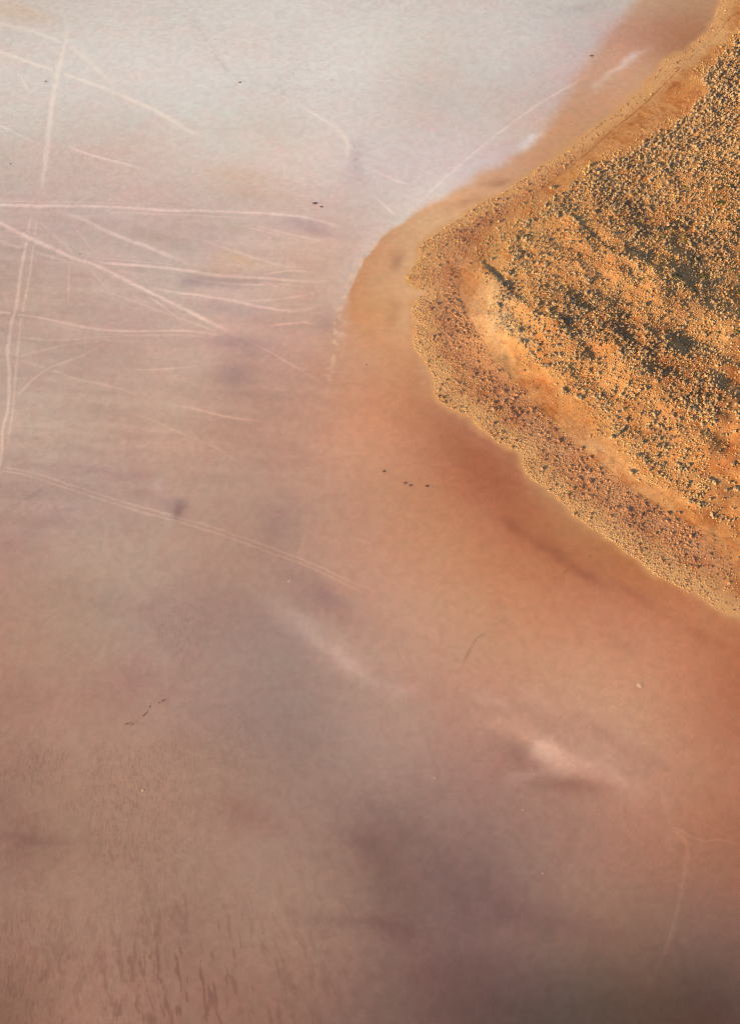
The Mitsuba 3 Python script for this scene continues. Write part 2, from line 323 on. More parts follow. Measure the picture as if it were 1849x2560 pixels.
# zones of the lake bed: centres on a 28 m grid, colours of salt crust, grey mud and orange mud; near right corner also holds painted lens vignette
ZX, ZY, ZS = [-224.0, -196.0, -168.0, -140.0, -112.0, -84.0, -56.0, -28.0, 0.0, 28.0, 56.0, 84.0, 112.0, 140.0, 168.0, 196.0, 224.0], [64.0, 92.0, 120.0, 148.0, 176.0, 204.0, 232.0, 260.0, 288.0, 316.0, 344.0, 372.0, 400.0, 428.0, 456.0, 484.0, 512.0, 540.0, 568.0, 596.0, 624.0, 652.0, 680.0], 25.0
ZONES = [
    [(0.275, 0.1847, 0.1702), (0.2656, 0.1789, 0.1641), (0.2441, 0.1662, 0.1502), (0.2051, 0.1448, 0.1261), (0.176, 0.1345, 0.1083), (0.3226, 0.2295, 0.1827), (0.2589, 0.1809, 0.1473), (0.1737, 0.1694, 0.1607), (0.1682, 0.1762, 0.1778), (0.1327, 0.1173, 0.09876), (0.1365, 0.1454, 0.1134), (0.257, 0.1592, 0.1345), (0.1905, 0.06977, 0.05095), (0.279, 0.2708, 0.2676), (0.1127, 0.06616, 0.04165), (0.1429, 0.07026, 0.04172), (0.1675, 0.08236, 0.05019)],
    [(0.2844, 0.1904, 0.1763), (0.2777, 0.1859, 0.1718), (0.2619, 0.175, 0.1605), (0.2244, 0.1463, 0.1292), (0.1764, 0.09661, 0.06841), (0.4523, 0.2855, 0.2465), (0.3222, 0.1915, 0.1715), (0.2855, 0.1407, 0.116), (0.1912, 0.1285, 0.1291), (0.1138, 0.04699, 0.05302), (0.01979, 0.03258, 0.04942), (0.014, 0.014, 0.014), (0.014, 0.014, 0.014), (0.1221, 0.09849, 0.1187), (0.07513, 0.014, 0.014), (0.1599, 0.07359, 0.04677), (0.1922, 0.09451, 0.05871)],
    [(0.3005, 0.2006, 0.187), (0.2988, 0.1993, 0.1864), (0.3023, 0.2021, 0.1911), (0.3418, 0.2327, 0.2231), (0.4073, 0.273, 0.2388), (0.3408, 0.2461, 0.213), (0.2449, 0.1725, 0.1531), (0.404, 0.311, 0.2666), (0.2696, 0.1896, 0.1698), (0.1543, 0.1151, 0.1402), (0.3406, 0.2382, 0.2187), (0.2935, 0.1976, 0.1563), (0.1977, 0.1563, 0.1736), (0.3197, 0.1606, 0.08635), (0.2894, 0.1867, 0.1712), (0.2518, 0.1379, 0.09911), (0.2492, 0.1276, 0.07917)],
    [(0.3182, 0.2121, 0.1982), (0.3147, 0.2084, 0.1957), (0.3038, 0.1988, 0.1907), (0.2706, 0.1769, 0.1821), (0.256, 0.1823, 0.1457), (0.3668, 0.2655, 0.2208), (0.3882, 0.266, 0.2334), (0.3416, 0.2467, 0.2392), (0.1905, 0.1214, 0.1081), (0.2448, 0.1756, 0.1855), (0.266, 0.2028, 0.1948), (0.3826, 0.1989, 0.1621), (0.3867, 0.1789, 0.1046), (0.2927, 0.1205, 0.09525), (0.3313, 0.2139, 0.1638), (0.3047, 0.154, 0.07924), (0.3039, 0.1508, 0.08017)],
    [(0.3394, 0.2274, 0.212), (0.3382, 0.2234, 0.2074), (0.3337, 0.2131, 0.195), (0.3202, 0.1929, 0.1691), (0.3873, 0.2732, 0.2399), (0.4588, 0.3175, 0.2694), (0.3391, 0.2486, 0.2098), (0.2572, 0.1931, 0.1884), (0.4074, 0.3371, 0.3272), (0.3733, 0.2531, 0.2496), (0.3765, 0.2098, 0.188), (0.487, 0.3315, 0.2926), (0.4929, 0.2835, 0.2086), (0.391, 0.1972, 0.1381), (0.431, 0.2859, 0.2324), (0.3734, 0.179, 0.08377), (0.3593, 0.1736, 0.08648)],
    [(0.3618, 0.2467, 0.2303), (0.3651, 0.2448, 0.2269), (0.3787, 0.246, 0.2239), (0.4226, 0.2718, 0.2402), (0.4415, 0.3153, 0.2733), (0.3558, 0.2439, 0.2312), (0.3833, 0.2956, 0.2864), (0.278, 0.2339, 0.2494), (0.4176, 0.3183, 0.2916), (0.4782, 0.2823, 0.2305), (0.5165, 0.3231, 0.257), (0.5794, 0.4109, 0.2908), (0.5252, 0.2859, 0.1975), (0.3142, 0.05979, 0.014), (0.4318, 0.2321, 0.2014), (0.4132, 0.1976, 0.1121), (0.4015, 0.1974, 0.1068)],
    [(0.3809, 0.2678, 0.2521), (0.3816, 0.2631, 0.2461), (0.3832, 0.2513, 0.2311), (0.3892, 0.2458, 0.2165), (0.3714, 0.3141, 0.2456), (0.4153, 0.3448, 0.3472), (0.3544, 0.2718, 0.2615), (0.2895, 0.2522, 0.2632), (0.5125, 0.3304, 0.2808), (0.521, 0.3764, 0.2934), (0.5471, 0.2876, 0.1726), (0.5207, 0.2488, 0.1778), (0.5191, 0.2247, 0.1571), (0.4674, 0.2412, 0.1242), (0.4644, 0.2225, 0.1343), (0.4421, 0.2205, 0.1256), (0.4325, 0.224, 0.1273)],
    [(0.3992, 0.2935, 0.2798), (0.3976, 0.2889, 0.2745), (0.3954, 0.2789, 0.2641), (0.4392, 0.3057, 0.2938), (0.4956, 0.4046, 0.3654), (0.4451, 0.3731, 0.3388), (0.4086, 0.254, 0.2184), (0.4723, 0.3587, 0.3043), (0.5228, 0.3006, 0.2463), (0.5278, 0.3073, 0.1981), (0.4538, 0.1754, 0.08647), (0.3428, 0.1508, 0.09913), (0.3873, 0.1364, 0.014), (0.4728, 0.2822, 0.1669), (0.4692, 0.2602, 0.1581), (0.4592, 0.2544, 0.1498), (0.4539, 0.2545, 0.1498)],
    [(0.4191, 0.3239, 0.3128), (0.4149, 0.3208, 0.309), (0.393, 0.3044, 0.2915), (0.3638, 0.2853, 0.2813), (0.3545, 0.2936, 0.3286), (0.4617, 0.3489, 0.3257), (0.3984, 0.3282, 0.3045), (0.4127, 0.3067, 0.2837), (0.4911, 0.3072, 0.2354), (0.4657, 0.2349, 0.1142), (0.3943, 0.1676, 0.1674), (0.5513, 0.4018, 0.2161), (0.4716, 0.273, 0.06837), (0.4771, 0.2892, 0.1359), (0.4766, 0.288, 0.1611), (0.4728, 0.2858, 0.1692), (0.47, 0.2851, 0.1723)],
    [(0.4433, 0.3573, 0.3497), (0.452, 0.3677, 0.3589), (0.4832, 0.4022, 0.3889), (0.5346, 0.4554, 0.4265), (0.4422, 0.3546, 0.3338), (0.5493, 0.4062, 0.3442), (0.4204, 0.2817, 0.2472), (0.4878, 0.3029, 0.2603), (0.6695, 0.3901, 0.2657), (0.4178, 0.1986, 0.1605), (0.3759, 0.1386, 0.09126), (0.4565, 0.2322, 0.014), (0.4817, 0.2924, 0.06874), (0.4879, 0.3133, 0.1483), (0.4876, 0.3169, 0.1809), (0.4852, 0.3159, 0.1936), (0.4833, 0.3149, 0.1979)],
    [(0.4588, 0.3804, 0.3773), (0.4656, 0.3894, 0.3871), (0.4842, 0.4151, 0.4159), (0.5105, 0.4473, 0.4268), (0.4596, 0.3683, 0.3475), (0.5362, 0.4807, 0.4535), (0.4487, 0.3097, 0.2754), (0.4225, 0.3224, 0.2974), (0.572, 0.2614, 0.1477), (0.378, 0.2003, 0.1158), (0.5049, 0.3754, 0.2583), (0.5095, 0.355, 0.1645), (0.5087, 0.356, 0.1841), (0.5051, 0.3547, 0.2079), (0.5008, 0.3505, 0.2208), (0.497, 0.3462, 0.2262), (0.4948, 0.3437, 0.228)],
    [(0.4675, 0.3946, 0.3951), (0.4675, 0.3941, 0.3943), (0.4659, 0.3954, 0.3982), (0.476, 0.4056, 0.3923), (0.4639, 0.35, 0.3559), (0.4702, 0.3866, 0.385), (0.6174, 0.4444, 0.4143), (0.4928, 0.333, 0.3433), (0.692, 0.5132, 0.3616), (0.6778, 0.5694, 0.4678), (0.6105, 0.5245, 0.4276), (0.5641, 0.4607, 0.3415), (0.5386, 0.4225, 0.2981), (0.5232, 0.3992, 0.2783), (0.5134, 0.384, 0.2681), (0.5072, 0.3746, 0.2625), (0.5041, 0.3699, 0.2598)],
    [(0.4762, 0.4093, 0.4138), (0.4723, 0.3981, 0.396), (0.4643, 0.3738, 0.3537), (0.4835, 0.4018, 0.3831), (0.5582, 0.4656, 0.4702), (0.5103, 0.4665, 0.4649), (0.6288, 0.5745, 0.5823), (0.4568, 0.3251, 0.2662), (0.6024, 0.5648, 0.5666), (0.7217, 0.7922, 0.8486), (0.6592, 0.6474, 0.6216), (0.5969, 0.5397, 0.4752), (0.5583, 0.4742, 0.3884), (0.5358, 0.4354, 0.3389), (0.5223, 0.4119, 0.3111), (0.5143, 0.3981, 0.2958), (0.5104, 0.3916, 0.2889)],
    [(0.4887, 0.4352, 0.4506), (0.4835, 0.4272, 0.4421), (0.4746, 0.4102, 0.4193), (0.4835, 0.4278, 0.4427), (0.5248, 0.474, 0.5058), (0.4669, 0.4286, 0.4525), (0.6172, 0.5517, 0.5754), (0.6311, 0.4736, 0.414), (0.5206, 0.4062, 0.3915), (0.6921, 0.7086, 0.7464), (0.6938, 0.7028, 0.6949), (0.6058, 0.5763, 0.549), (0.5621, 0.4993, 0.4415), (0.5392, 0.4561, 0.378), (0.5257, 0.4302, 0.3414), (0.5172, 0.4144, 0.3206), (0.5129, 0.4067, 0.3111)],
    [(0.5064, 0.4691, 0.4956), (0.5009, 0.4635, 0.4975), (0.4982, 0.4629, 0.5105), (0.5263, 0.4801, 0.5179), (0.5528, 0.5022, 0.5378), (0.5035, 0.4543, 0.4798), (0.527, 0.4654, 0.4778), (0.6034, 0.5271, 0.5363), (0.5291, 0.5086, 0.5481), (0.6953, 0.7224, 0.7331), (0.7216, 0.7461, 0.7629), (0.5665, 0.555, 0.5767), (0.5452, 0.4905, 0.4503), (0.5335, 0.4597, 0.3903), (0.5241, 0.4384, 0.3559), (0.5158, 0.4225, 0.3343), (0.5111, 0.4141, 0.3238)],
    [(0.5297, 0.5088, 0.5385), (0.5241, 0.4928, 0.5192), (0.521, 0.4682, 0.4871), (0.5533, 0.4802, 0.4915), (0.5899, 0.5202, 0.534), (0.6151, 0.5696, 0.5931), (0.6385, 0.5768, 0.5806), (0.6739, 0.628, 0.666), (0.5845, 0.5948, 0.6933), (0.6195, 0.5852, 0.6768), (0.605, 0.5388, 0.6707), (0.5163, 0.4659, 0.506), (0.5264, 0.4537, 0.3961), (0.5253, 0.4539, 0.3775), (0.5213, 0.4411, 0.3575), (0.5109, 0.4232, 0.3369), (0.5045, 0.4132, 0.3259)],
    [(0.5591, 0.5656, 0.6023), (0.562, 0.5795, 0.6146), (0.5675, 0.5975, 0.6275), (0.5855, 0.5609, 0.5837), (0.5896, 0.5897, 0.6232), (0.5823, 0.6762, 0.7338), (0.6242, 0.6603, 0.7055), (0.6884, 0.6899, 0.7504), (0.58, 0.6146, 0.6785), (0.6206, 0.6357, 0.6982), (0.6112, 0.6237, 0.6881), (0.6036, 0.5293, 0.4979), (0.5169, 0.4459, 0.3912), (0.5281, 0.47, 0.3787), (0.525, 0.4487, 0.36), (0.502, 0.4161, 0.3297), (0.4915, 0.4022, 0.3171)],
    [(0.5858, 0.6081, 0.6532), (0.6025, 0.6353, 0.6859), (0.6253, 0.6748, 0.7336), (0.6335, 0.6742, 0.7363), (0.6305, 0.6838, 0.7501), (0.6126, 0.7123, 0.7867), (0.6038, 0.6789, 0.7463), (0.6498, 0.7015, 0.779), (0.597, 0.6338, 0.6995), (0.5303, 0.4848, 0.5153), (0.5023, 0.5828, 0.6379), (0.5285, 0.4626, 0.5245), (0.5081, 0.4129, 0.4383), (0.5987, 0.5394, 0.4507), (0.5416, 0.4581, 0.368), (0.4803, 0.39, 0.3045), (0.4681, 0.3772, 0.2957)],
    [(0.595, 0.6226, 0.6702), (0.6133, 0.6459, 0.7009), (0.6415, 0.6881, 0.7582), (0.6532, 0.7188, 0.8011), (0.6631, 0.7125, 0.791), (0.664, 0.6988, 0.7699), (0.6422, 0.6975, 0.7705), (0.6645, 0.73, 0.815), (0.6581, 0.7218, 0.7956), (0.5824, 0.5954, 0.6218), (0.5881, 0.6393, 0.7006), (0.5455, 0.5951, 0.6651), (0.5247, 0.4961, 0.564), (0.6193, 0.5193, 0.5246), (0.3891, 0.2728, 0.1837), (0.4086, 0.3078, 0.2252), (0.4326, 0.3395, 0.2655)],
    [(0.5855, 0.6137, 0.6565), (0.5873, 0.6166, 0.6597), (0.5986, 0.6365, 0.69), (0.602, 0.6505, 0.7132), (0.6189, 0.6694, 0.736), (0.6272, 0.6823, 0.749), (0.6235, 0.6867, 0.7567), (0.6277, 0.6874, 0.7631), (0.6202, 0.6807, 0.7441), (0.599, 0.6551, 0.6907), (0.6128, 0.6489, 0.7176), (0.5677, 0.6114, 0.6799), (0.4922, 0.5063, 0.5867), (0.455, 0.3564, 0.439), (0.3051, 0.1786, 0.1383), (0.3884, 0.2888, 0.2294), (0.4215, 0.334, 0.2764)],
    [(0.579, 0.6086, 0.6499), (0.5761, 0.606, 0.6464), (0.5781, 0.6128, 0.659), (0.5765, 0.6167, 0.6685), (0.5918, 0.6411, 0.6994), (0.602, 0.6631, 0.7258), (0.6043, 0.6679, 0.7349), (0.6039, 0.6579, 0.7304), (0.5969, 0.6446, 0.7158), (0.5906, 0.6364, 0.7017), (0.5823, 0.6184, 0.6996), (0.528, 0.5798, 0.6461), (0.5285, 0.6047, 0.6463), (0.5614, 0.5793, 0.6107), (0.4624, 0.4072, 0.3948), (0.4448, 0.3761, 0.3425), (0.443, 0.3735, 0.3345)],
    [(0.5785, 0.6107, 0.6539), (0.5779, 0.6113, 0.6553), (0.579, 0.6159, 0.6634), (0.5808, 0.6226, 0.6745), (0.5884, 0.6367, 0.6936), (0.5946, 0.6494, 0.7107), (0.5969, 0.6532, 0.7182), (0.5956, 0.6478, 0.716), (0.5901, 0.6382, 0.7065), (0.5823, 0.6277, 0.6941), (0.5698, 0.6124, 0.6791), (0.5463, 0.594, 0.6485), (0.5447, 0.5967, 0.6311), (0.5435, 0.5655, 0.5828), (0.4966, 0.4742, 0.4704), (0.4717, 0.4274, 0.4084), (0.4624, 0.4101, 0.3844)],
    [(0.5787, 0.6124, 0.6568), (0.579, 0.614, 0.6597), (0.5803, 0.6185, 0.667), (0.583, 0.6254, 0.6778), (0.5878, 0.6353, 0.692), (0.592, 0.6438, 0.7045), (0.5936, 0.6468, 0.7107), (0.592, 0.6433, 0.7094), (0.5869, 0.6353, 0.7016), (0.5786, 0.6245, 0.6888), (0.5667, 0.6104, 0.6706), (0.5517, 0.5944, 0.6438), (0.5421, 0.5788, 0.6124), (0.5297, 0.5448, 0.5618), (0.5029, 0.4893, 0.4894), (0.4823, 0.4487, 0.436), (0.4724, 0.4294, 0.4102)],
]
# soft patches: x, y, a, b, c of exp(-(a dx^2 + b dx dy + c dy^2)), and what each does to the crust's colour
LAKE_TINTS = [
    (53.38, 285.9, 0.003817, 0.006545, 0.003962, (0.8933, 0.7931, 0.7176)),
    (41.79, 310.0, 0.007546, 0.01027, 0.005137, (0.8933, 0.8324, 0.7549)),
    (63.08, 266.8, 0.04515, 0.09952, 0.06293, (0.8933, 0.8524, 0.8524)),
    (73.28, 259.0, 0.05895, 0.1366, 0.1004, (0.8524, 0.8324, 0.8524)),
    (56.53, 273.6, 0.1267, 0.1434, 0.1092, (0.8324, 0.8126, 0.8524)),
    (83.18, 250.3, 0.1165, 0.2185, 0.1521, (0.8324, 0.7931, 0.8324)),
    (93.24, 219.2, 0.05121, 0.1001, 0.08451, (0.9141, 0.8933, 0.8933)),
    (101.7, 239.7, 0.04291, 0.09884, 0.07312, (0.8933, 0.8727, 0.8933)),
    (123.1, 222.5, 0.03011, 0.04988, 0.05845, (0.8933, 0.8524, 0.8524)),
    (12.06, 420.5, 0.08607, -0.04203, 0.02685, (0.7549, 0.7176, 0.7549)),
    (10.78, 388.9, 0.08033, -0.001804, 0.0123, (0.8524, 0.8324, 0.8324)),
    (61.27, 474.9, 0.02241, -0.0291, 0.07316, (0.7549, 0.6814, 0.6637)),
    (48.08, 462.9, 0.04037, -0.06582, 0.09385, (0.7931, 0.7361, 0.7361)),
    (39.23, 457.2, 0.05081, -0.1074, 0.08629, (0.9141, 0.8933, 0.8727)),
    (-66.21, 407.4, 0.004565, 0.00787, 0.03961, (0.7931, 0.7931, 0.8524)),
    (-80.76, 407.6, 0.02423, 0.003999, 0.05358, (0.8524, 0.8324, 0.8727)),
    (-57.98, 391.3, 0.006626, 0.01573, 0.04213, (0.8727, 0.8727, 0.9352)),
    (-56.67, 369.6, 0.005446, 0.01007, 0.02791, (0.7549, 0.7549, 0.8324)),
    (-57.27, 351.1, 0.009723, 0.002125, 0.00959, (0.7739, 0.7739, 0.8524)),
    (-34.84, 446.1, 0.006584, 0.008245, 0.03368, (0.8524, 0.8524, 0.9352)),
    (-25.29, 441.9, 0.0195, 0.03056, 0.06597, (0.8727, 0.8727, 0.9352)),
    (-18.48, 381.6, 0.03303, 0.001281, 0.01772, (0.8524, 0.8524, 0.9352)),
    (-50.07, 411.5, 0.006406, 0.01136, 0.07608, (0.8933, 0.8933, 0.9352)),
    (-22.65, 408.9, 0.01679, 0.0007758, 0.1562, (1.045, 1.067, 1.067)),
    (-16.16, 401.3, 0.05182, -0.05133, 0.07114, (1.045, 1.067, 1.067)),
    (-13.59, 411.5, 0.1579, -0.07963, 0.02841, (1.045, 1.067, 1.09)),
    (-3.618, 428.5, 0.1244, -0.1084, 0.03243, (1.045, 1.09, 1.137)),
    (-12.21, 375.6, 0.1141, 0.03083, 0.1788, (1.113, 1.233, 1.36)),
    (-9.651, 382.8, 0.2491, 0.005041, 0.2368, (1.09, 1.209, 1.308)),
    (14.31, 450.2, 0.07958, -0.134, 0.07172, (1.022, 1.045, 1.067)),
    (-76.12, 280.5, 0.09477, 0.04939, 0.0719, (0.6814, 0.6462, 0.6814)),
    (-80.97, 284.9, 0.02701, 0.07063, 0.08798, (0.8727, 0.8524, 0.9141)),
    (-95.17, 305.9, 0.03018, 0.006548, 0.002789, (0.9352, 0.9141, 0.9565)),
    (-36.64, 270.5, 0.0128, 0.001114, 0.008813, (0.8524, 0.8524, 0.9141)),
    (-21.89, 244.9, 0.01034, 0.02393, 0.01793, (0.8524, 0.8324, 0.8933)),
    (-15.76, 241.4, 0.03205, 0.02393, 0.0353, (0.8933, 0.8727, 0.9352)),
    (-33.97, 282.0, 0.01445, 0.0101, 0.01875, (0.9141, 0.9141, 0.9781)),
    (-109.1, 299.8, 0.006898, 0.06744, 0.1963, (0.9141, 0.8933, 0.9352)),
    (-129.1, 272.4, 0.05336, -0.1274, 0.08433, (0.9352, 0.9141, 0.9565)),
    (-79.54, 278.2, 0.1002, -0.00378, 0.01547, (1.045, 1.09, 1.137)),
    (-84.12, 292.8, 0.135, 0.02628, 0.128, (1.067, 1.113, 1.184)),
    (-18.38, 224.2, 0.02216, 0.04585, 0.03086, (1.209, 1.246, 1.271)),
    (-7.929, 212.6, 0.02333, 0.0288, 0.03106, (1.209, 1.258, 1.283)),
    (-30.52, 232.7, 0.03916, 0.0785, 0.07024, (1.09, 1.113, 1.113)),
    (9.402, 202.1, 0.02244, 0.04845, 0.0942, (1.09, 1.113, 1.184)),
    (43.63, 198.1, 0.05757, 0.1114, 0.1026, (1.113, 1.16, 1.209)),
    (60.64, 196.6, 0.05191, 0.06909, 0.0776, (1.09, 1.137, 1.184)),
    (50.67, 186.0, 0.01459, 0.04063, 0.05634, (1.184, 1.209, 1.184)),
    (63.91, 176.4, 0.03305, 0.06582, 0.04984, (1.16, 1.209, 1.197)),
    (62.15, 177.0, 0.01736, 0.0197, 0.02549, (1.184, 1.233, 1.233)),
    (59.61, 180.0, 0.1652, -0.09443, 0.0734, (1.113, 1.137, 1.137)),
    (62.67, 178.2, 0.09924, -0.03445, 0.04251, (1.067, 1.113, 1.137)),
    (74.67, 173.0, 0.01496, 0.03003, 0.02785, (1.184, 1.233, 1.233)),
    (86.93, 165.7, 0.01596, 0.03088, 0.03795, (1.09, 1.113, 1.137)),
    (54.31, 168.6, 0.02899, -0.08277, 0.235, (1.137, 1.184, 1.233)),
    (51.09, 169.6, 0.2644, -0.03646, 0.6522, (1.113, 1.137, 1.16)),
    (52.88, 177.4, 0.03115, 0.003291, 0.03079, (0.7931, 0.7739, 0.7931)),
    (69.15, 165.7, 0.006116, 0.025, 0.08937, (0.8933, 0.8727, 0.8727)),
    (70.58, 166.4, 0.009195, 0.01741, 0.05626, (0.8933, 0.8524, 0.8324)),
    (69.07, 179.7, 0.1153, 0.2421, 0.1653, (0.9781, 0.9565, 0.9565)),
    (88.58, 179.7, 0.03916, 0.09773, 0.07017, (0.8933, 0.8727, 0.8933)),
    (4.767, 152.2, 0.007582, 0.01075, 0.01302, (0.8933, 0.8727, 0.9141)),
    (41.02, 129.3, 0.001859, 0.004905, 0.008569, (0.8933, 0.8727, 0.8933)),
    (4.642, 133.2, 0.01709, 0.006237, 0.009085, (0.8524, 0.8324, 0.8524)),
    (55.9, 120.3, 0.004727, 0.0241, 0.05915, (0.8727, 0.8324, 0.8727)),
    (7.098, 117.7, 0.0112, 0.02023, 0.04715, (0.8524, 0.8126, 0.8524)),
    (-0.5985, 145.3, 0.03629, 0.06951, 0.05904, (0.8727, 0.8524, 0.8933)),
    (32.44, 112.7, 0.001379, -0.0001308, 0.03585, (1.067, 1.045, 1.045)),
    (-13.41, 120.3, 0.003268, 0.02688, 0.1569, (0.8933, 0.8727, 0.8933)),
    (-43.83, 156.4, 0.01081, 0.01815, 0.03024, (0.9141, 0.8324, 0.8324)),
    (-112.3, 145.3, 0.005768, 0.001808, 0.01085, (0.8933, 0.8524, 0.8727)),
    (-123.7, 199.7, 0.006782, 0.002177, 0.008169, (0.8933, 0.8524, 0.8524)),
    (-99.39, 199.7, 0.006341, 0.003826, 0.003216, (0.9352, 0.8933, 0.8933)),
    (-85.78, 206.1, 0.01501, 0.003313, 0.01227, (0.9141, 0.8524, 0.8933)),
    (-112.6, 147.4, 0.004663, 0.04566, 0.4196, (0.8933, 0.8524, 0.8933)),
    (-101.5, 239.7, 0.002375, 0.007745, 0.01002, (0.9141, 0.8933, 0.9141)),
    (-54.63, 236.2, 0.002088, 0.002858, 0.004394, (0.9352, 0.9141, 0.9352)),
    (-51.53, 190.3, 0.0009774, 0.0001322, 0.008399, (0.9565, 0.9565, 1.0)),
    (-192.8, 616.5, 0.003729, 0.007014, 0.01169, (1.0, 0.8933, 0.7931)),
    (-47.36, 516.8, 0.001879, 0.002819, 0.005569, (0.9352, 0.9352, 0.9141)),
    (-6.809, 492.1, 0.05876, -0.02348, 0.006192, (0.8933, 0.8727, 0.9141)),
    (-59.82, 421.9, 0.01336, 0.03475, 0.07259, (0.9781, 0.9352, 0.7931)),
    (-66.66, 414.0, 0.01006, 0.01298, 0.05251, (0.9781, 0.9352, 0.8324)),
    (-63.33, 480.2, 0.004127, 0.007793, 0.02972, (1.0, 0.9565, 0.8727)),
    (-58.77, 468.6, 0.003728, 0.01304, 0.04223, (1.0, 0.9565, 0.8933)),
    (-102.0, 437.9, 0.008565, 0.0255, 0.03503, (0.9141, 0.8933, 0.8727)),
    (118.4, 620.3, 0.005385, -0.01187, 0.02501, (0.8727, 0.8727, 0.8933)),
    (-61.11, 443.3, 0.01567, 0.001887, 0.06671, (0.9352, 0.9141, 0.8727)),
    (134.7, 570.3, 0.09638, -0.1477, 0.07112, (1.137, 1.36, 1.605)),
    (141.9, 577.3, 0.07318, -0.1242, 0.07844, (1.113, 1.283, 1.493)),
    (124.5, 559.3, 0.2126, -0.3152, 0.1305, (1.09, 1.233, 1.386)),
    (117.5, 551.9, 0.1652, -0.08446, 0.08866, (1.09, 1.209, 1.308)),
    (82.23, 508.0, 0.06798, -0.1049, 0.07129, (1.137, 1.308, 1.493)),
    (75.79, 501.8, 0.07286, -0.1034, 0.07268, (1.09, 1.209, 1.308)),
    (20.22, 372.0, 0.08262, -0.0138, 0.00241, (0.9352, 0.8524, 0.7549)),
    (13.05, 360.3, 0.006987, 0.00599, 0.003016, (0.9781, 0.9141, 0.8324)),
    (110.1, 193.4, 0.002108, 0.004434, 0.003727, (0.9781, 0.9352, 0.9141)),
]
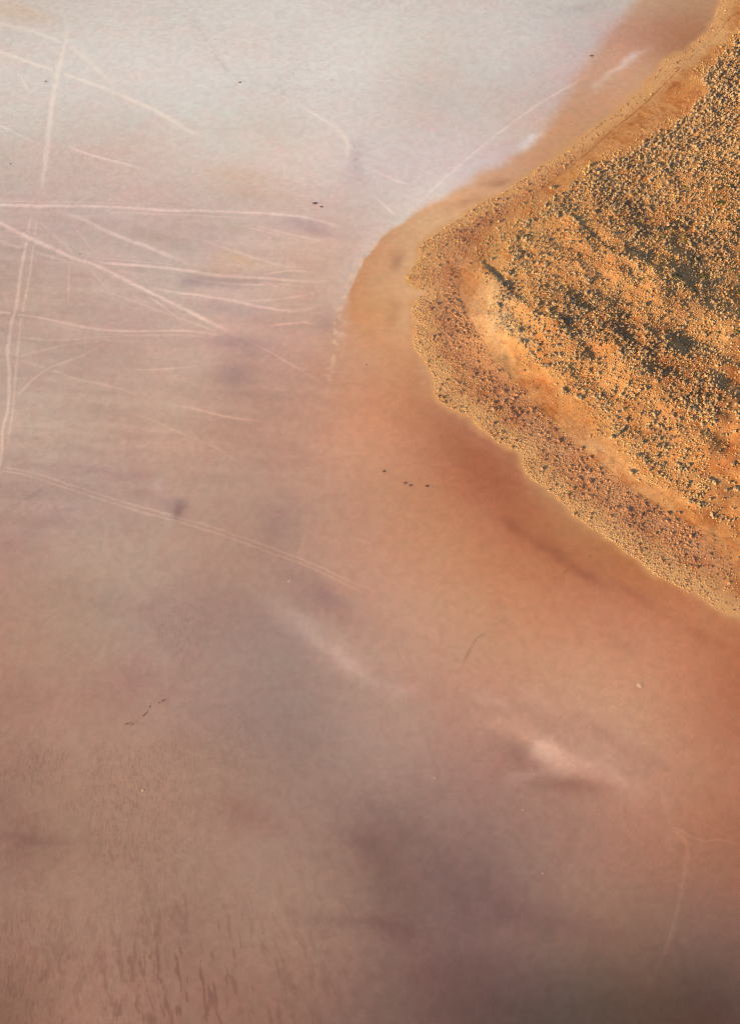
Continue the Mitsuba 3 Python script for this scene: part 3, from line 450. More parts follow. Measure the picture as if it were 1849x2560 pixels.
# bare and tinted ground on the dune island
PATCHES = [
    (51.64, 386.4, 0.01307, 0.001975, 0.002518, (0.612, 0.432, 0.248), 0.8),
    (57.86, 386.4, 0.03888, 0.002362, 0.002409, (0.694, 0.529, 0.342), 0.8),
    (54.1, 398.8, 0.03856, -0.004301, 0.008982, (0.592, 0.432, 0.236), 0.6),
    (62.24, 372.0, 0.03696, 0.02833, 0.02251, (0.673, 0.508, 0.33), 0.8),
    (64.93, 360.3, 0.01725, 0.01784, 0.01213, (0.571, 0.356, 0.165), 0.75),
    (85.08, 335.6, 0.02369, 0.03255, 0.01785, (0.561, 0.292, 0.118), 0.7),
    (100.9, 312.1, 0.03917, 0.05979, 0.03062, (0.53, 0.302, 0.142), 0.7),
    (93.92, 308.0, 0.0518, 0.08634, 0.04205, (0.592, 0.4, 0.236), 0.6),
    (114.4, 289.8, 0.0365, 0.06488, 0.03432, (0.551, 0.313, 0.142), 0.7),
    (130.8, 272.4, 0.02709, 0.05021, 0.02966, (0.551, 0.302, 0.13), 0.7),
    (58.31, 424.5, 0.02541, -0.002976, 0.01805, (0.592, 0.356, 0.142), 0.7),
    (50.92, 424.5, 0.07468, -0.007638, 0.01082, (0.408, 0.162, 0.0649), 0.6),
    (70.79, 346.6, 0.0522, 0.0637, 0.04477, (0.428, 0.173, 0.0708), 0.55),
    (75.17, 337.8, 0.07901, 0.1114, 0.05361, (0.449, 0.184, 0.0708), 0.55),
    (69.39, 451.6, 0.03433, -0.04637, 0.02397, (0.551, 0.313, 0.142), 0.7),
    (96.7, 480.2, 0.02556, -0.04318, 0.02429, (0.53, 0.281, 0.118), 0.8),
    (120.5, 501.2, 0.02353, -0.04249, 0.02324, (0.53, 0.292, 0.13), 0.8),
    (146.4, 531.1, 0.01974, -0.03185, 0.01599, (0.51, 0.27, 0.118), 0.8),
    (165.7, 550.9, 0.02221, -0.0205, 0.01265, (0.51, 0.259, 0.106), 0.7),
    (140.3, 547.5, 0.04595, -0.07972, 0.03774, (0.632, 0.454, 0.26), 0.8),
    (163.7, 566.2, 0.04818, -0.07974, 0.03573, (0.653, 0.497, 0.307), 0.6),
    (125.0, 523.1, 0.05486, -0.1003, 0.05121, (0.612, 0.432, 0.236), 0.7),
    (187.8, 598.0, 0.01179, -0.00379, 0.004502, (0.592, 0.389, 0.189), 0.7),
    (172.1, 580.1, 0.07033, -0.06084, 0.03759, (0.408, 0.184, 0.0826), 0.6),
    (164.2, 569.6, 0.05575, -0.07326, 0.0364, (0.428, 0.205, 0.0944), 0.6),
    (110.9, 504.3, 0.0568, -0.1042, 0.05351, (0.367, 0.162, 0.0767), 0.5),
    (89.27, 484.6, 0.03217, -0.05931, 0.03178, (0.428, 0.194, 0.0944), 0.6),
    (72.47, 468.6, 0.02613, -0.04343, 0.02437, (0.428, 0.194, 0.1), 0.7),
    (58.0, 451.6, 0.02278, -0.02552, 0.01473, (0.428, 0.205, 0.106), 0.6),
    (45.98, 437.9, 0.02106, -0.007983, 0.009646, (0.449, 0.216, 0.118), 0.6),
    (37.98, 424.5, 0.01448, -0.005422, 0.005548, (0.53, 0.308, 0.189), 0.6),
    (31.76, 403.8, 0.00954, -0.0006216, 0.003135, (0.541, 0.324, 0.201), 0.6),
    (29.2, 379.1, 0.01751, -0.003944, 0.003752, (0.541, 0.335, 0.212), 0.6),
    (39.38, 369.6, 0.008722, -0.003423, 0.00457, (0.479, 0.254, 0.153), 0.55),
    (52.05, 346.6, 0.01456, 0.01934, 0.008944, (0.479, 0.254, 0.153), 0.6),
    (74.69, 312.1, 0.01572, 0.02089, 0.009881, (0.479, 0.259, 0.159), 0.6),
    (100.9, 284.0, 0.01429, 0.02232, 0.0119, (0.479, 0.259, 0.159), 0.6),
    (123.2, 263.1, 0.01108, 0.01902, 0.01222, (0.49, 0.27, 0.165), 0.6),
    (38.23, 342.2, 0.0231, 0.0292, 0.01221, (0.49, 0.292, 0.165), 0.5),
    (68.96, 301.8, 0.02261, 0.03238, 0.01475, (0.49, 0.292, 0.165), 0.5),
    (99.07, 268.7, 0.02328, 0.04303, 0.02375, (0.51, 0.302, 0.171), 0.6),
    (73.3, 315.2, 0.1133, 0.1744, 0.1102, (0.571, 0.41, 0.26), 0.7),
    (110.3, 259.4, 0.04259, 0.06201, 0.04593, (0.53, 0.346, 0.212), 0.6),
    (111.0, 369.6, 0.004154, 0.006892, 0.004259, (0.27, 0.1, 0.045), 0.8),
    (117.5, 457.2, 0.00663, 0.002739, 0.006089, (0.3, 0.115, 0.05), 0.7),
    (134.5, 340.0, 0.006474, 0.009533, 0.007303, (0.28, 0.105, 0.045), 0.7),
    (143.3, 424.5, 0.009451, 0.01112, 0.0144, (0.469, 0.184, 0.0649), 0.5),
    (179.7, 587.2, 0.02709, -0.03885, 0.01713, (0.64, 0.45, 0.25), 0.6),
    (162.6, 573.1, 0.03361, -0.0539, 0.02424, (0.64, 0.46, 0.27), 0.6),
    (139.9, 544.2, 0.04711, -0.07976, 0.03828, (0.64, 0.46, 0.27), 0.6),
    (116.4, 518.3, 0.05534, -0.1007, 0.05131, (0.62, 0.43, 0.25), 0.6),
    (151.1, 550.9, 0.09363, -0.1628, 0.07772, (0.46, 0.21, 0.09), 0.6),
    (131.7, 527.9, 0.07105, -0.1286, 0.06331, (0.46, 0.21, 0.09), 0.5),
    (144.9, 519.9, 0.04049, -0.05486, 0.03015, (0.5, 0.27, 0.13), 0.6),
]

noise, fbm, mix, smoothstep = mikit.noise, mikit.fbm, mikit.mix, mikit.smoothstep


def salt_edge_distance(x, y):
    """Metres from the edge of the white crust, positive on the island's side."""
    best, side = mi.Float(1e9), mi.Float(-1)
    for (ax, ay), (bx, by) in zip(SALT_EDGE[:-1], SALT_EDGE[1:]):
        ex, ey = bx - ax, by - ay
        px, py = x - ax, y - ay
        t = dr.clip((px * ex + py * ey) / (ex * ex + ey * ey), 0, 1)
        d = dr.square(px - ex * t) + dr.square(py - ey * t)
        cross = ex * py - ey * px
        near = d < best
        side = dr.select(near, dr.select(cross > 0, 1.0, -1.0), side)
        best = dr.minimum(best, d)
    return dr.sqrt(best) * side


def lake_colour(x, y):
    wx = x + 5 * (fbm(x * 0.07, y * 0.07, 3.1, 3) - 0.5) + 1.2 * (noise(x * 0.6, y * 0.6, 8.0) - 0.5)
    wy = y + 5 * (fbm(x * 0.07, y * 0.07, 9.7, 3) - 0.5) + 1.2 * (noise(x * 0.6, y * 0.6, 4.0) - 0.5)
    gx = [dr.exp(-dr.square((wx - c) / ZS)) for c in ZX]
    gy = [dr.exp(-dr.square((wy - c) / ZS)) for c in ZY]
    total, r, g, b = mi.Float(1e-9), mi.Float(0), mi.Float(0), mi.Float(0)
    for j, row in enumerate(ZONES):
        wr, rr, rg, rb = mi.Float(0), mi.Float(0), mi.Float(0), mi.Float(0)
        for i, c in enumerate(row):
            wr += gx[i]
            rr += gx[i] * c[0]
            rg += gx[i] * c[1]
            rb += gx[i] * c[2]
        total += gy[j] * wr
        r += gy[j] * rr
        g += gy[j] * rg
        b += gy[j] * rb
    c = mi.Color3f(r, g, b) / total
    ux = x + 5.5 * (fbm(x * 0.11, y * 0.13, 1.0, 5) - 0.5)
    uy = y + 5.5 * (fbm(x * 0.11, y * 0.13, 5.0, 5) - 0.5)
    for sx, sy, qa, qb, qc, m in LAKE_TINTS:
        dx, dy = ux - sx, uy - sy
        w = dr.exp(-(dx * dx * qa + dx * dy * qb + dy * dy * qc))
        c = c * mi.Color3f(1 + (m[0] - 1) * w, 1 + (m[1] - 1) * w, 1 + (m[2] - 1) * w)
    # the orange mud begins at a crisp line where the white crust ends
    rag = 1.6 * (fbm(x * 0.35, y * 0.35, 2.0, 4) - 0.5)
    d = salt_edge_distance(x, y) + rag
    crisp = smoothstep(340, 395, y) * (1 - 0.25 * smoothstep(470, 560, y))
    soft = 0.6 + 26 * smoothstep(405, 345, y) + 5 * smoothstep(430, 500, y)
    inside = smoothstep(-soft, soft, d)
    c = c * (1 - crisp * inside + crisp * inside * mi.Color3f(0.95, 0.66, 0.42))
    # a bright rim of fresh salt along that line
    rim = dr.exp(-dr.square((d + 1.8) / 1.6)) * smoothstep(0.42, 0.62, fbm(x * 0.45, y * 0.45, 7.0, 3)) * smoothstep(330, 372, y) * (1 - smoothstep(430, 480, y))
    c = mix(c, mi.Color3f(0.7, 0.56, 0.46), rim * 0.6)
    # crust texture: fine grain, pale flecks, brushed streaks
    far = smoothstep(250, 420, y)
    left = smoothstep(20, -50, x)
    grain = noise(x * 2.6, y * 2.6, 1.0) * 0.5 + noise(x * 6.0, y * 6.0, 3.0) * 0.5 - 0.5
    mottle = fbm(ux * 0.45, uy * 0.45, 81.0, 5) - 0.5
    c = c * (1 + 0.15 * grain) * (1 + mottle * mi.Color3f(0.19, 0.21, 0.21))
    cloud = fbm(x * 0.022, y * 0.022, 12.0, 5) - 0.5
    c = c * (1 + cloud * mi.Color3f(0.08, 0.09, 0.09))
    brushed = fbm(x * 0.035 + y * 0.004, y * 0.22 + x * 0.02, 20.0, 5) - 0.5
    c = c * (1 + brushed * mi.Color3f(0.22, 0.25, 0.24) * left * smoothstep(240, 300, y) * (1 - 0.85 * smoothstep(420, 500, y)))
    pink = smoothstep(0.50, 0.72, fbm(x * 0.03, y * 0.05, 31.0, 4)) * far
    c = c * (1 + pink * mi.Color3f(0.03, -0.02, -0.03))
    tinge = fbm(x * 0.20, y * 0.20, 131.0, 3) - 0.5
    c = c * (1 + tinge * mi.Color3f(0.05, -0.06, -0.05))
    scratch = smoothstep(0.66, 0.80, noise(x * 0.07 + y * 0.9, y * 0.10 - x * 0.9, 2.0)) * smoothstep(0.5, 0.7, fbm(x * 0.05, y * 0.05, 44.0, 3))
    c = c * (1 + 0.05 * scratch)
    speck_zone = dr.exp(-dr.square((x + 32) / 30) - dr.square((y - 560) / 38))
    c = c * (1 - 0.13 * speck_zone * smoothstep(0.74, 0.86, noise(x * 1.1, y * 0.8, 6.0)))
    # dark feathers on the near crust: drawn out by the wind
    fade = smoothstep(252, 120, y) * smoothstep(10, -18, x)
    bend = x + 2.6 * fbm(x * 0.16, y * 0.10, 3.0, 3) + 0.22 * y + 0.0022 * (x + 60) * (y - 110)
    feather = fbm(bend * 0.62, y * 0.15 + 0.05 * x, 5.0, 2) * 0.6 + fbm(bend * 1.3, y * 0.34 - 0.06 * x, 9.0, 3) * 0.4
    patchy = fbm(x * 0.045, y * 0.055, 70.0, 3)
    big = smoothstep(135, 102, y) * (0.25 + 0.75 * dr.exp(-dr.square((x + 58) / 24)))
    w = (0.05 + 0.22 * big) * fade * smoothstep(0.57, 0.68, feather + 0.35 * (patchy - 0.5) + 0.14 * grain + 0.06 * big)
    c = c * (1 - w * mi.Color3f(0.9, 1.08, 1.05))
    fine = noise(bend * 2.4, y * 0.7, 15.0)
    dusty = smoothstep(0.46, 0.66, fbm(x * 0.03 + 4, y * 0.03, 90.0, 3))
    c = c * (1 - smoothstep(285, 200, y) * smoothstep(-35, -85, x) * dusty * (0.06 + 0.13 * smoothstep(0.48, 0.80, fine)) * mi.Color3f(0.9, 1.12, 1.1))
    cool = dr.exp(-dr.square((x - 26) / 48) - dr.square((y - 128) / 42))
    c = c * (1 - 0.14 * cool * (fbm(x * 0.16, y * 0.16, 55.0, 5) - 0.42))
    return dr.clip(c, 0.012, 0.85)


def lake_texture(p, n, uv):
    return lake_colour(p.x, p.y)


def track_texture(p, n, uv):
    """uv.x runs across the track from -1 to 1; uv.y is its strength, plus 4 where it is two ruts."""
    c = lake_colour(p.x, p.y)
    two = uv.y > 2
    s = dr.select(two, uv.y - 4, uv.y)
    u = dr.abs(uv.x + 0.25 * (noise(p.x * 0.8, p.y * 0.8, 1.0) - 0.5))
    one = 0.85 * dr.exp(-dr.square(u / 0.46)) + 0.2 * dr.exp(-dr.square((u - 0.3 * noise(p.x * 0.05, p.y * 0.05, 61.0)) / 0.2))
    ruts = dr.exp(-dr.square((u - 0.45) / 0.2))
    w = dr.select(two, ruts, one) * (0.45 + 0.9 * fbm(p.x * 0.2, p.y * 0.2, 33.0, 4))
    edge = smoothstep(1.0, 0.85, dr.abs(uv.x))
    w = dr.clip(w * edge, 0, 1)
    pale = c * (1 - w * dr.maximum(s, 0)) + w * dr.maximum(s, 0) * dr.minimum(c * 1.36 + mi.Color3f(0.024, 0.017, 0.012), 0.85)
    return pale * (1 - 0.42 * smoothstep(0.40, 0.62, fbm(p.x * 0.4, p.y * 0.4, 71.0, 3)) * w * dr.maximum(-s, 0))


def island_colour(x, y):
    wx = x + 5 * (fbm(x * 0.12, y * 0.12, 3.1, 4) - 0.5)
    wy = y + 5 * (fbm(x * 0.12, y * 0.12, 9.7, 4) - 0.5)
    c = mix((0.40, 0.190, 0.078), (0.51, 0.285, 0.135), fbm(x * 0.1, y * 0.1, 4.0, 4))
    red = smoothstep(0.52, 0.70, fbm(x * 0.055, y * 0.055, 14.0, 4))
    c = mix(c, (0.38, 0.140, 0.052), red * 0.6)
    for sx, sy, qa, qb, qc, col, k in PATCHES:
        dx, dy = wx - sx, wy - sy
        c = mix(c, col, k * dr.exp(-(dx * dx * qa + dx * dy * qb + dy * dy * qc)))
    rust = smoothstep(0.50, 0.66, fbm(x * 0.22 + 0.1 * y, y * 0.16, 26.0, 4))
    c = c * (1 - rust * mi.Color3f(0.12, 0.24, 0.30))
    c = c * (0.74 + 0.52 * fbm(x * 0.6, y * 0.6, 2.0, 5)) * (0.82 + 0.36 * noise(x * 3.1, y * 3.1, 8.0))
    return dr.clip(c, 0.02, 0.8)


def island_texture(p, n, uv):
    """uv.x: metres in from the shore; the outermost metres take the lake's own mud."""
    d = uv.x + 4.5 * (fbm(p.x * 0.16, p.y * 0.16, 21.0, 4) - 0.5)
    c = island_colour(p.x, p.y)
    shore = mix((0.57, 0.37, 0.195), (0.52, 0.31, 0.16), fbm(p.x * 0.2, p.y * 0.2, 60.0, 3))
    c = mix(shore, c, smoothstep(2.0, 14.0, d))
    return mix(lake_colour(p.x, p.y), c, smoothstep(-3.4, 1.8, d))


def path_texture(p, n, uv):
    c = island_colour(p.x, p.y)
    w = smoothstep(1.0, 0.3, dr.abs(uv.x)) * 1.5 * (fbm(p.x * 0.22, p.y * 0.22, 33.0, 4) - 0.18)
    return mix(c, c * mi.Color3f(0.50, 0.40, 0.34), dr.clip(w, 0, 1) * uv.y)


def foliage(a, b, c, seed, tips=0.35):
    def tint(p, n, uv):
        k = noise(p.x * 0.9, p.y * 0.9, seed)
        m = noise(p.x * 0.13, p.y * 0.13, seed + 5)
        col = mix(mix(a, b, k), c, smoothstep(0.45, 0.75, m) * 0.7)
        return col * (0.8 + 0.4 * noise(p.x * 7, p.y * 7, p.z * 7 + seed))
    return {'type': 'twosided', 'bsdf': {'type': 'diffuse', 'reflectance': mikit.proc(tint)}}


def diffuse(fn):
    return {'type': 'twosided', 'bsdf': {'type': 'diffuse', 'reflectance': mikit.proc(fn)}}


scene['lake_bsdf'] = diffuse(lake_texture)
scene['track_bsdf'] = diffuse(track_texture)
scene['island_bsdf'] = diffuse(island_texture)
scene['path_bsdf'] = diffuse(path_texture)
scene['saltbush_bsdf'] = foliage((0.40, 0.31, 0.215), (0.29, 0.22, 0.155), (0.27, 0.18, 0.12), 3.0)
scene['tussock_bsdf'] = foliage((0.50, 0.345, 0.185), (0.40, 0.245, 0.12), (0.54, 0.395, 0.205), 11.0)
scene['green_bsdf'] = foliage((0.105, 0.105, 0.036), (0.16, 0.14, 0.05), (0.08, 0.09, 0.03), 17.0)
scene['samphire_bsdf'] = foliage((0.36, 0.195, 0.12), (0.46, 0.275, 0.165), (0.28, 0.135, 0.09), 23.0)
scene['pale_bsdf'] = foliage((0.56, 0.37, 0.19), (0.48, 0.295, 0.145), (0.58, 0.40, 0.22), 29.0)
scene['rock_bsdf'] = diffuse(lambda p, n, uv: mix((0.13, 0.075, 0.052), (0.24, 0.14, 0.10), fbm(p.x * 3, p.y * 3, p.z * 3, 3)))
scene['crust_bsdf'] = diffuse(lambda p, n, uv: mix((0.56, 0.38, 0.27), (0.66, 0.48, 0.36), fbm(p.x * 2, p.y * 2, p.z * 2, 3)))


# ------------------------------------------------------------------ the lake bed: one sheet to the horizon
def grid_mesh(x0, x1, y0, y1, n):
    xs, ys = np.linspace(x0, x1, n + 1), np.linspace(y0, y1, n + 1)
    X, Y = np.meshgrid(xs, ys)
    v = np.stack([X.ravel(), Y.ravel(), np.zeros(X.size)], 1)
    i = (np.arange(n)[:, None] * (n + 1) + np.arange(n)[None]).ravel()
    f = np.stack([i, i + 1, i + n + 2, i + n + 1], 1)
    return v, f


scene['salt_lake_bed'] = mikit.ply(grid_mesh(-8000, 8000, -8000, 12000, 16), 'lake_bsdf')
labels['salt_lake_bed'] = {'label': 'dry salt lake bed of white crust, grey mud and orange mud', 'category': 'lake bed', 'kind': 'structure'}

# ------------------------------------------------------------------ the dune island
shore_poly = shapely.Polygon(SHORE + [(235, 180), (345, 250), (390, 420), (360, 620), (300, 740)]).buffer(1.6).buffer(-3.2).buffer(1.6)
scrub_poly = shapely.Polygon(SCRUB + [(210, 262), (300, 300), (340, 420), (330, 620), (240, 640)]).buffer(0)
strip_poly = shapely.Polygon(SHORE + PATH[::-1]).buffer(0)
shore_line, scrub_line, path_line = shore_poly.exterior, scrub_poly.exterior, shapely.LineString(PATH)
for _g in (shore_poly, scrub_poly, strip_poly):
    shapely.prepare(_g)


def signed(poly, line, x, y):
    p = shapely.points(x, y)
    d = shapely.distance(line, p)
    ragged = 1.5 * n2(x, y, 1 / 4.5, 91, 3) if poly is shore_poly else 0.0
    return np.where(shapely.contains_xy(poly, x, y), d, -d) + ragged


def n2(x, y, s, seed=0, octaves=4):
    return meshkit.fbm(np.stack([x * s, y * s, np.zeros_like(x) + 0.37], -1), octaves, seed) - 0.5


def height(x, y, d):
    """Metres above the lake bed; d is the distance in from the shore."""
    din = np.maximum(d, 0)
    z = np.where(d > 0, 0.10 * (1 - np.exp(-din / 1.6)) + 0.022 * np.minimum(din, 60) + 0.9 * meshkit_smooth(din, 18, 60), 0.004 * d) + 0.022
    inner = meshkit_smooth(din, 14, 40)
    z = z + inner * (2.6 * n2(x, y, 1 / 34, 3) + 1.5 * n2(x, y, 1 / 10, 5)) + meshkit_smooth(din, 0, 6) * 0.26 * n2(x, y, 1 / 2.6, 8, 3)
    for pts, rise in RIDGES:
        line = shapely.LineString(pts)
        s = shapely.distance(line, shapely.points(x, y))
        t = shapely.line_locate_point(line, shapely.points(x, y), normalized=True)
        q = shapely.get_coordinates(shapely.line_interpolate_point(line, t, normalized=True))
        lee = (x - q[:, 0]) * -SUN_SIDE[0] + (y - q[:, 1]) * -SUN_SIDE[1] > 0
        w = np.where(lee, 17.0, 30.0)
        z = z + inner * rise * np.exp(-(s / w) ** 2) * (0.8 + 1.8 * n2(x, y, 1 / 16, 12))
    return z


def meshkit_smooth(x, a, b):
    t = np.clip((x - a) / (b - a), 0, 1)
    return t * t * (3 - 2 * t)


STEP = 1.25
GX, GY = np.arange(-12, 396, STEP), np.arange(172, 746, STEP)
MX, MY = np.meshgrid(GX, GY)
MD = signed(shore_poly, shore_line, MX.ravel(), MY.ravel()).reshape(MX.shape)
MZ = height(MX.ravel(), MY.ravel(), MD.ravel()).reshape(MX.shape)
rows, cols = MX.shape
cell = (np.arange(rows - 1)[:, None] * cols + np.arange(cols - 1)[None]).ravel()
quads = np.stack([cell, cell + 1, cell + cols + 1, cell + cols], 1)
quads = quads[(MD.ravel()[quads] > -4.6).all(1)]
used, inverse = np.unique(quads, return_inverse=True)
island_v = np.stack([MX.ravel(), MY.ravel(), MZ.ravel()], 1)[used]
island_f = inverse.reshape(-1, 4)
island_f = np.vstack([island_f[:, [0, 1, 2]], island_f[:, [0, 2, 3]]])
scene['dune_island'] = mikit.ply((island_v, island_f), 'island_bsdf', smooth=True, uv=np.stack([MD.ravel()[used], np.zeros(len(used))], 1))
labels['dune_island'] = {'label': 'orange sand island with a scalloped shore rising from the lake bed', 'category': 'terrain', 'kind': 'structure'}


def ground_z(x, y):
    fx, fy = np.clip((x - GX[0]) / STEP, 0, cols - 1.001), np.clip((y - GY[0]) / STEP, 0, rows - 1.001)
    i, j = fx.astype(int), fy.astype(int)
    a, b = fx - i, fy - j
    return MZ[j, i] * (1 - a) * (1 - b) + MZ[j, i + 1] * a * (1 - b) + MZ[j + 1, i] * (1 - a) * b + MZ[j + 1, i + 1] * a * b


# ------------------------------------------------------------------ tracks and paths: ribbons lying on the ground
def spline(points, step):
    """Catmull-Rom through the points, sampled about every step metres."""
    p = np.array(points, float)
    p = np.vstack([2 * p[0] - p[1], p, 2 * p[-1] - p[-2]])
    out = []
    for k in range(1, len(p) - 2):
        m = max(2, int(np.linalg.norm(p[k + 1] - p[k]) / step))
        t = np.linspace(0, 1, m, endpoint=False)[:, None]
        out.append(0.5 * (2 * p[k] + (p[k + 1] - p[k - 1]) * t + (2 * p[k - 1] - 5 * p[k] + 4 * p[k + 1] - p[k + 2]) * t ** 2 + (3 * p[k] - p[k - 1] - 3 * p[k + 1] + p[k + 2]) * t ** 3))
    return np.vstack(out + [p[-2:-1]])


def ribbon(points, width, strength, two, z, step=2.0, across=6, wobble=0.25, fade=22.0):
    c = spline(points, step)
    s = np.concatenate([[0], np.cumsum(np.linalg.norm(np.diff(c, axis=0), axis=1))])
    t = np.gradient(c, axis=0)
    t /= np.linalg.norm(t, axis=1, keepdims=True) + 1e-9
    n = np.stack([-t[:, 1], t[:, 0]], 1)
    seed = int(abs(points[0][0] * 13 + points[0][1] * 7)) % 97
    c = c + n * (wobble * 2 * n2(s, s * 0 + seed, 1 / 9.0, seed, 3))[:, None]
    w = width * (0.85 + 0.6 * (n2(s, s * 0 + seed + 3, 1 / 16.0, seed, 2)))
    u = np.linspace(-1, 1, across + 1)
    xy = c[:, None] + n[:, None] * (u[None, :, None] * w[:, None, None] / 2)
    x, y = xy[..., 0].ravel(), xy[..., 1].ravel()
    amount = strength * np.clip(np.minimum(s, s[-1] - s) / min(fade, 0.3 * s[-1]), 0.0, 1)
    uv = np.stack([np.tile(u, len(c)), np.repeat(amount + (4 if two else 0), across + 1)], 1)
    zz = z(x, y) if callable(z) else np.full(len(x), z)
    i = (np.arange(len(c) - 1)[:, None] * (across + 1) + np.arange(across)[None]).ravel()
    f = np.stack([i, i + across + 1, i + across + 2, i + 1], 1)
    e1, e2 = xy[1, 0] - xy[0, 0], xy[0, 1] - xy[0, 0]
    if e1[0] * e2[1] - e1[1] * e2[0] < 0:
        f = f[:, ::-1]
    return (np.stack([x, y, zz], 1), f), uv


def numbered(name):
    if name not in scene and not any(k.startswith(name + '__') for k in scene):
        return name
    k = 1
    while f'{name}_{k:03d}' in scene:
        k += 1
    return f'{name}_{k:03d}'


for k, (pts, width, strength, two) in enumerate(TRACKS):
    m, uv = ribbon(pts, width, strength, two, 0.004 + 0.0006 * k)
    key = numbered('wheel_track' if strength > 0 else 'dark_trail')
    scene[key] = mikit.ply((m[0], np.vstack([m[1][:, [0, 1, 2]], m[1][:, [0, 2, 3]]])), 'track_bsdf', uv=uv)
    labels[key] = {'label': 'pale wheel track worn into the lake crust' if strength > 0 else 'faint dark trail across the lake crust', 'category': 'track', 'kind': 'structure',
                   'group': 'wheel tracks crossing the lake bed' if strength > 0 else 'dark trails on the lake bed'}
for pts, width, k, lift in ((PATH, 0.9, 0.75, 0.05), (PATH2, 0.8, 0.55, 0.054)):
    m, uv = ribbon(pts, width, k, False, lambda x, y, lift=lift: ground_z(x, y) + lift, step=0.7, across=2, wobble=0.5)
    key = numbered('sand_path')
    scene[key] = mikit.ply((m[0], np.vstack([m[1][:, [0, 1, 2]], m[1][:, [0, 2, 3]]])), 'path_bsdf', uv=uv)
    labels[key] = {'label': 'thin dark path along the inner side of the shore scrub' if key == 'sand_path' else 'fainter rut on the bare sand inside the thin path', 'category': 'path', 'kind': 'structure'}


# ------------------------------------------------------------------ plants
def mound(seed, sub, flat, jag, tufts, tuft_len):
    """A low rounded shrub: a lumpy dome with ragged twigs sticking out of it; unit radius, on z = 0."""
    r = np.random.default_rng(seed)
    s = trimesh.creation.icosphere(subdivisions=sub)
    v = np.array(s.vertices)
    lump = 1 + jag * 2 * (meshkit.fbm(v * 1.7 + seed * 3.3, 3, seed) - 0.5) + r.normal(0, jag * 0.22, len(v))
    v = v * lump[:, None]
    v[:, 2] = v[:, 2] * flat
    keep = (v[s.faces][:, :, 2].max(1) > -0.12)
    f = s.faces[keep]
    ids, inv = np.unique(f, return_inverse=True)
    v, f = v[ids], inv.reshape(-1, 3)
    v[:, 2] = np.where(v[:, 2] < 0, -0.08, v[:, 2])
    V, Fc = [v], [f]
    base = len(v)
    if tufts:
        d = r.normal(size=(tufts, 3))
        d[:, 2] = np.abs(d[:, 2]) + 0.15
        d /= np.linalg.norm(d, axis=1, keepdims=True)
        root = d * [0.82, 0.82, 0.82 * flat]
        tip = d * np.array([1, 1, flat]) * (1 + tuft_len * r.uniform(0.4, 1, (tufts, 1))) + r.normal(0, 0.08, (tufts, 3))
        side = np.cross(d, r.normal(size=(tufts, 3)))
        side /= np.linalg.norm(side, axis=1, keepdims=True)
        side *= r.uniform(0.10, 0.2, (tufts, 1))
        V.append(np.stack([root - side, root + side, tip], 1).reshape(-1, 3))
        Fc.append(base + np.arange(3 * tufts).reshape(-1, 3))
    return np.vstack(V), np.vstack(Fc)


def tuft(seed, blades, core, spread, wide):
    """A tussock: blades leaning out of a small low heart; unit radius, on z = 0."""
    r = np.random.default_rng(seed)
    v, f = mound(seed, 0, 0.8, 0.35, 0, 0)
    v = v * [core, core, core * 1.1]
    a = r.uniform(0, 2 * math.pi, blades)
    lean = r.uniform(0.05, 1.0, blades) ** 0.7 * spread
    out = np.stack([np.cos(a), np.sin(a), np.zeros(blades)], 1)
    root = out * (lean * 0.45)[:, None] + r.normal(0, 0.10, (blades, 3)) * [1, 1, 0]
    tip = out * lean[:, None] + np.stack([r.normal(0, 0.12, blades), r.normal(0, 0.12, blades), r.uniform(0.45, 1.25, blades) * (1.15 - 0.55 * lean / spread)], 1)
    side = np.stack([-np.sin(a + r.normal(0, 0.7, blades)), np.cos(a + r.normal(0, 0.7, blades)), np.zeros(blades)], 1) * r.uniform(0.6, 1.2, (blades, 1)) * wide
    V = np.vstack([v, np.stack([root - side, root + side, tip], 1).reshape(-1, 3)])
    return V, np.vstack([f, len(v) + np.arange(3 * blades).reshape(-1, 3)])


def clump(seed, n, sub, flat, jag, tufts, tuft_len):
    """A big bush: several mounds grown together."""
    r = np.random.default_rng(seed)
    V, Fc, base = [], [], 0
    for k in range(n):
        v, f = mound(seed * 10 + k, sub, flat * r.uniform(0.8, 1.2), jag, tufts, tuft_len)
        a = r.uniform(0, 2 * math.pi)
        q = 0.0 if k == 0 else r.uniform(0.35, 0.65)
        sc = r.uniform(0.40, 0.62)
        V.append(v * sc + [q * math.cos(a), q * math.sin(a), 0])
        Fc.append(f + base)
        base += len(v)
    return np.vstack(V), np.vstack(Fc)


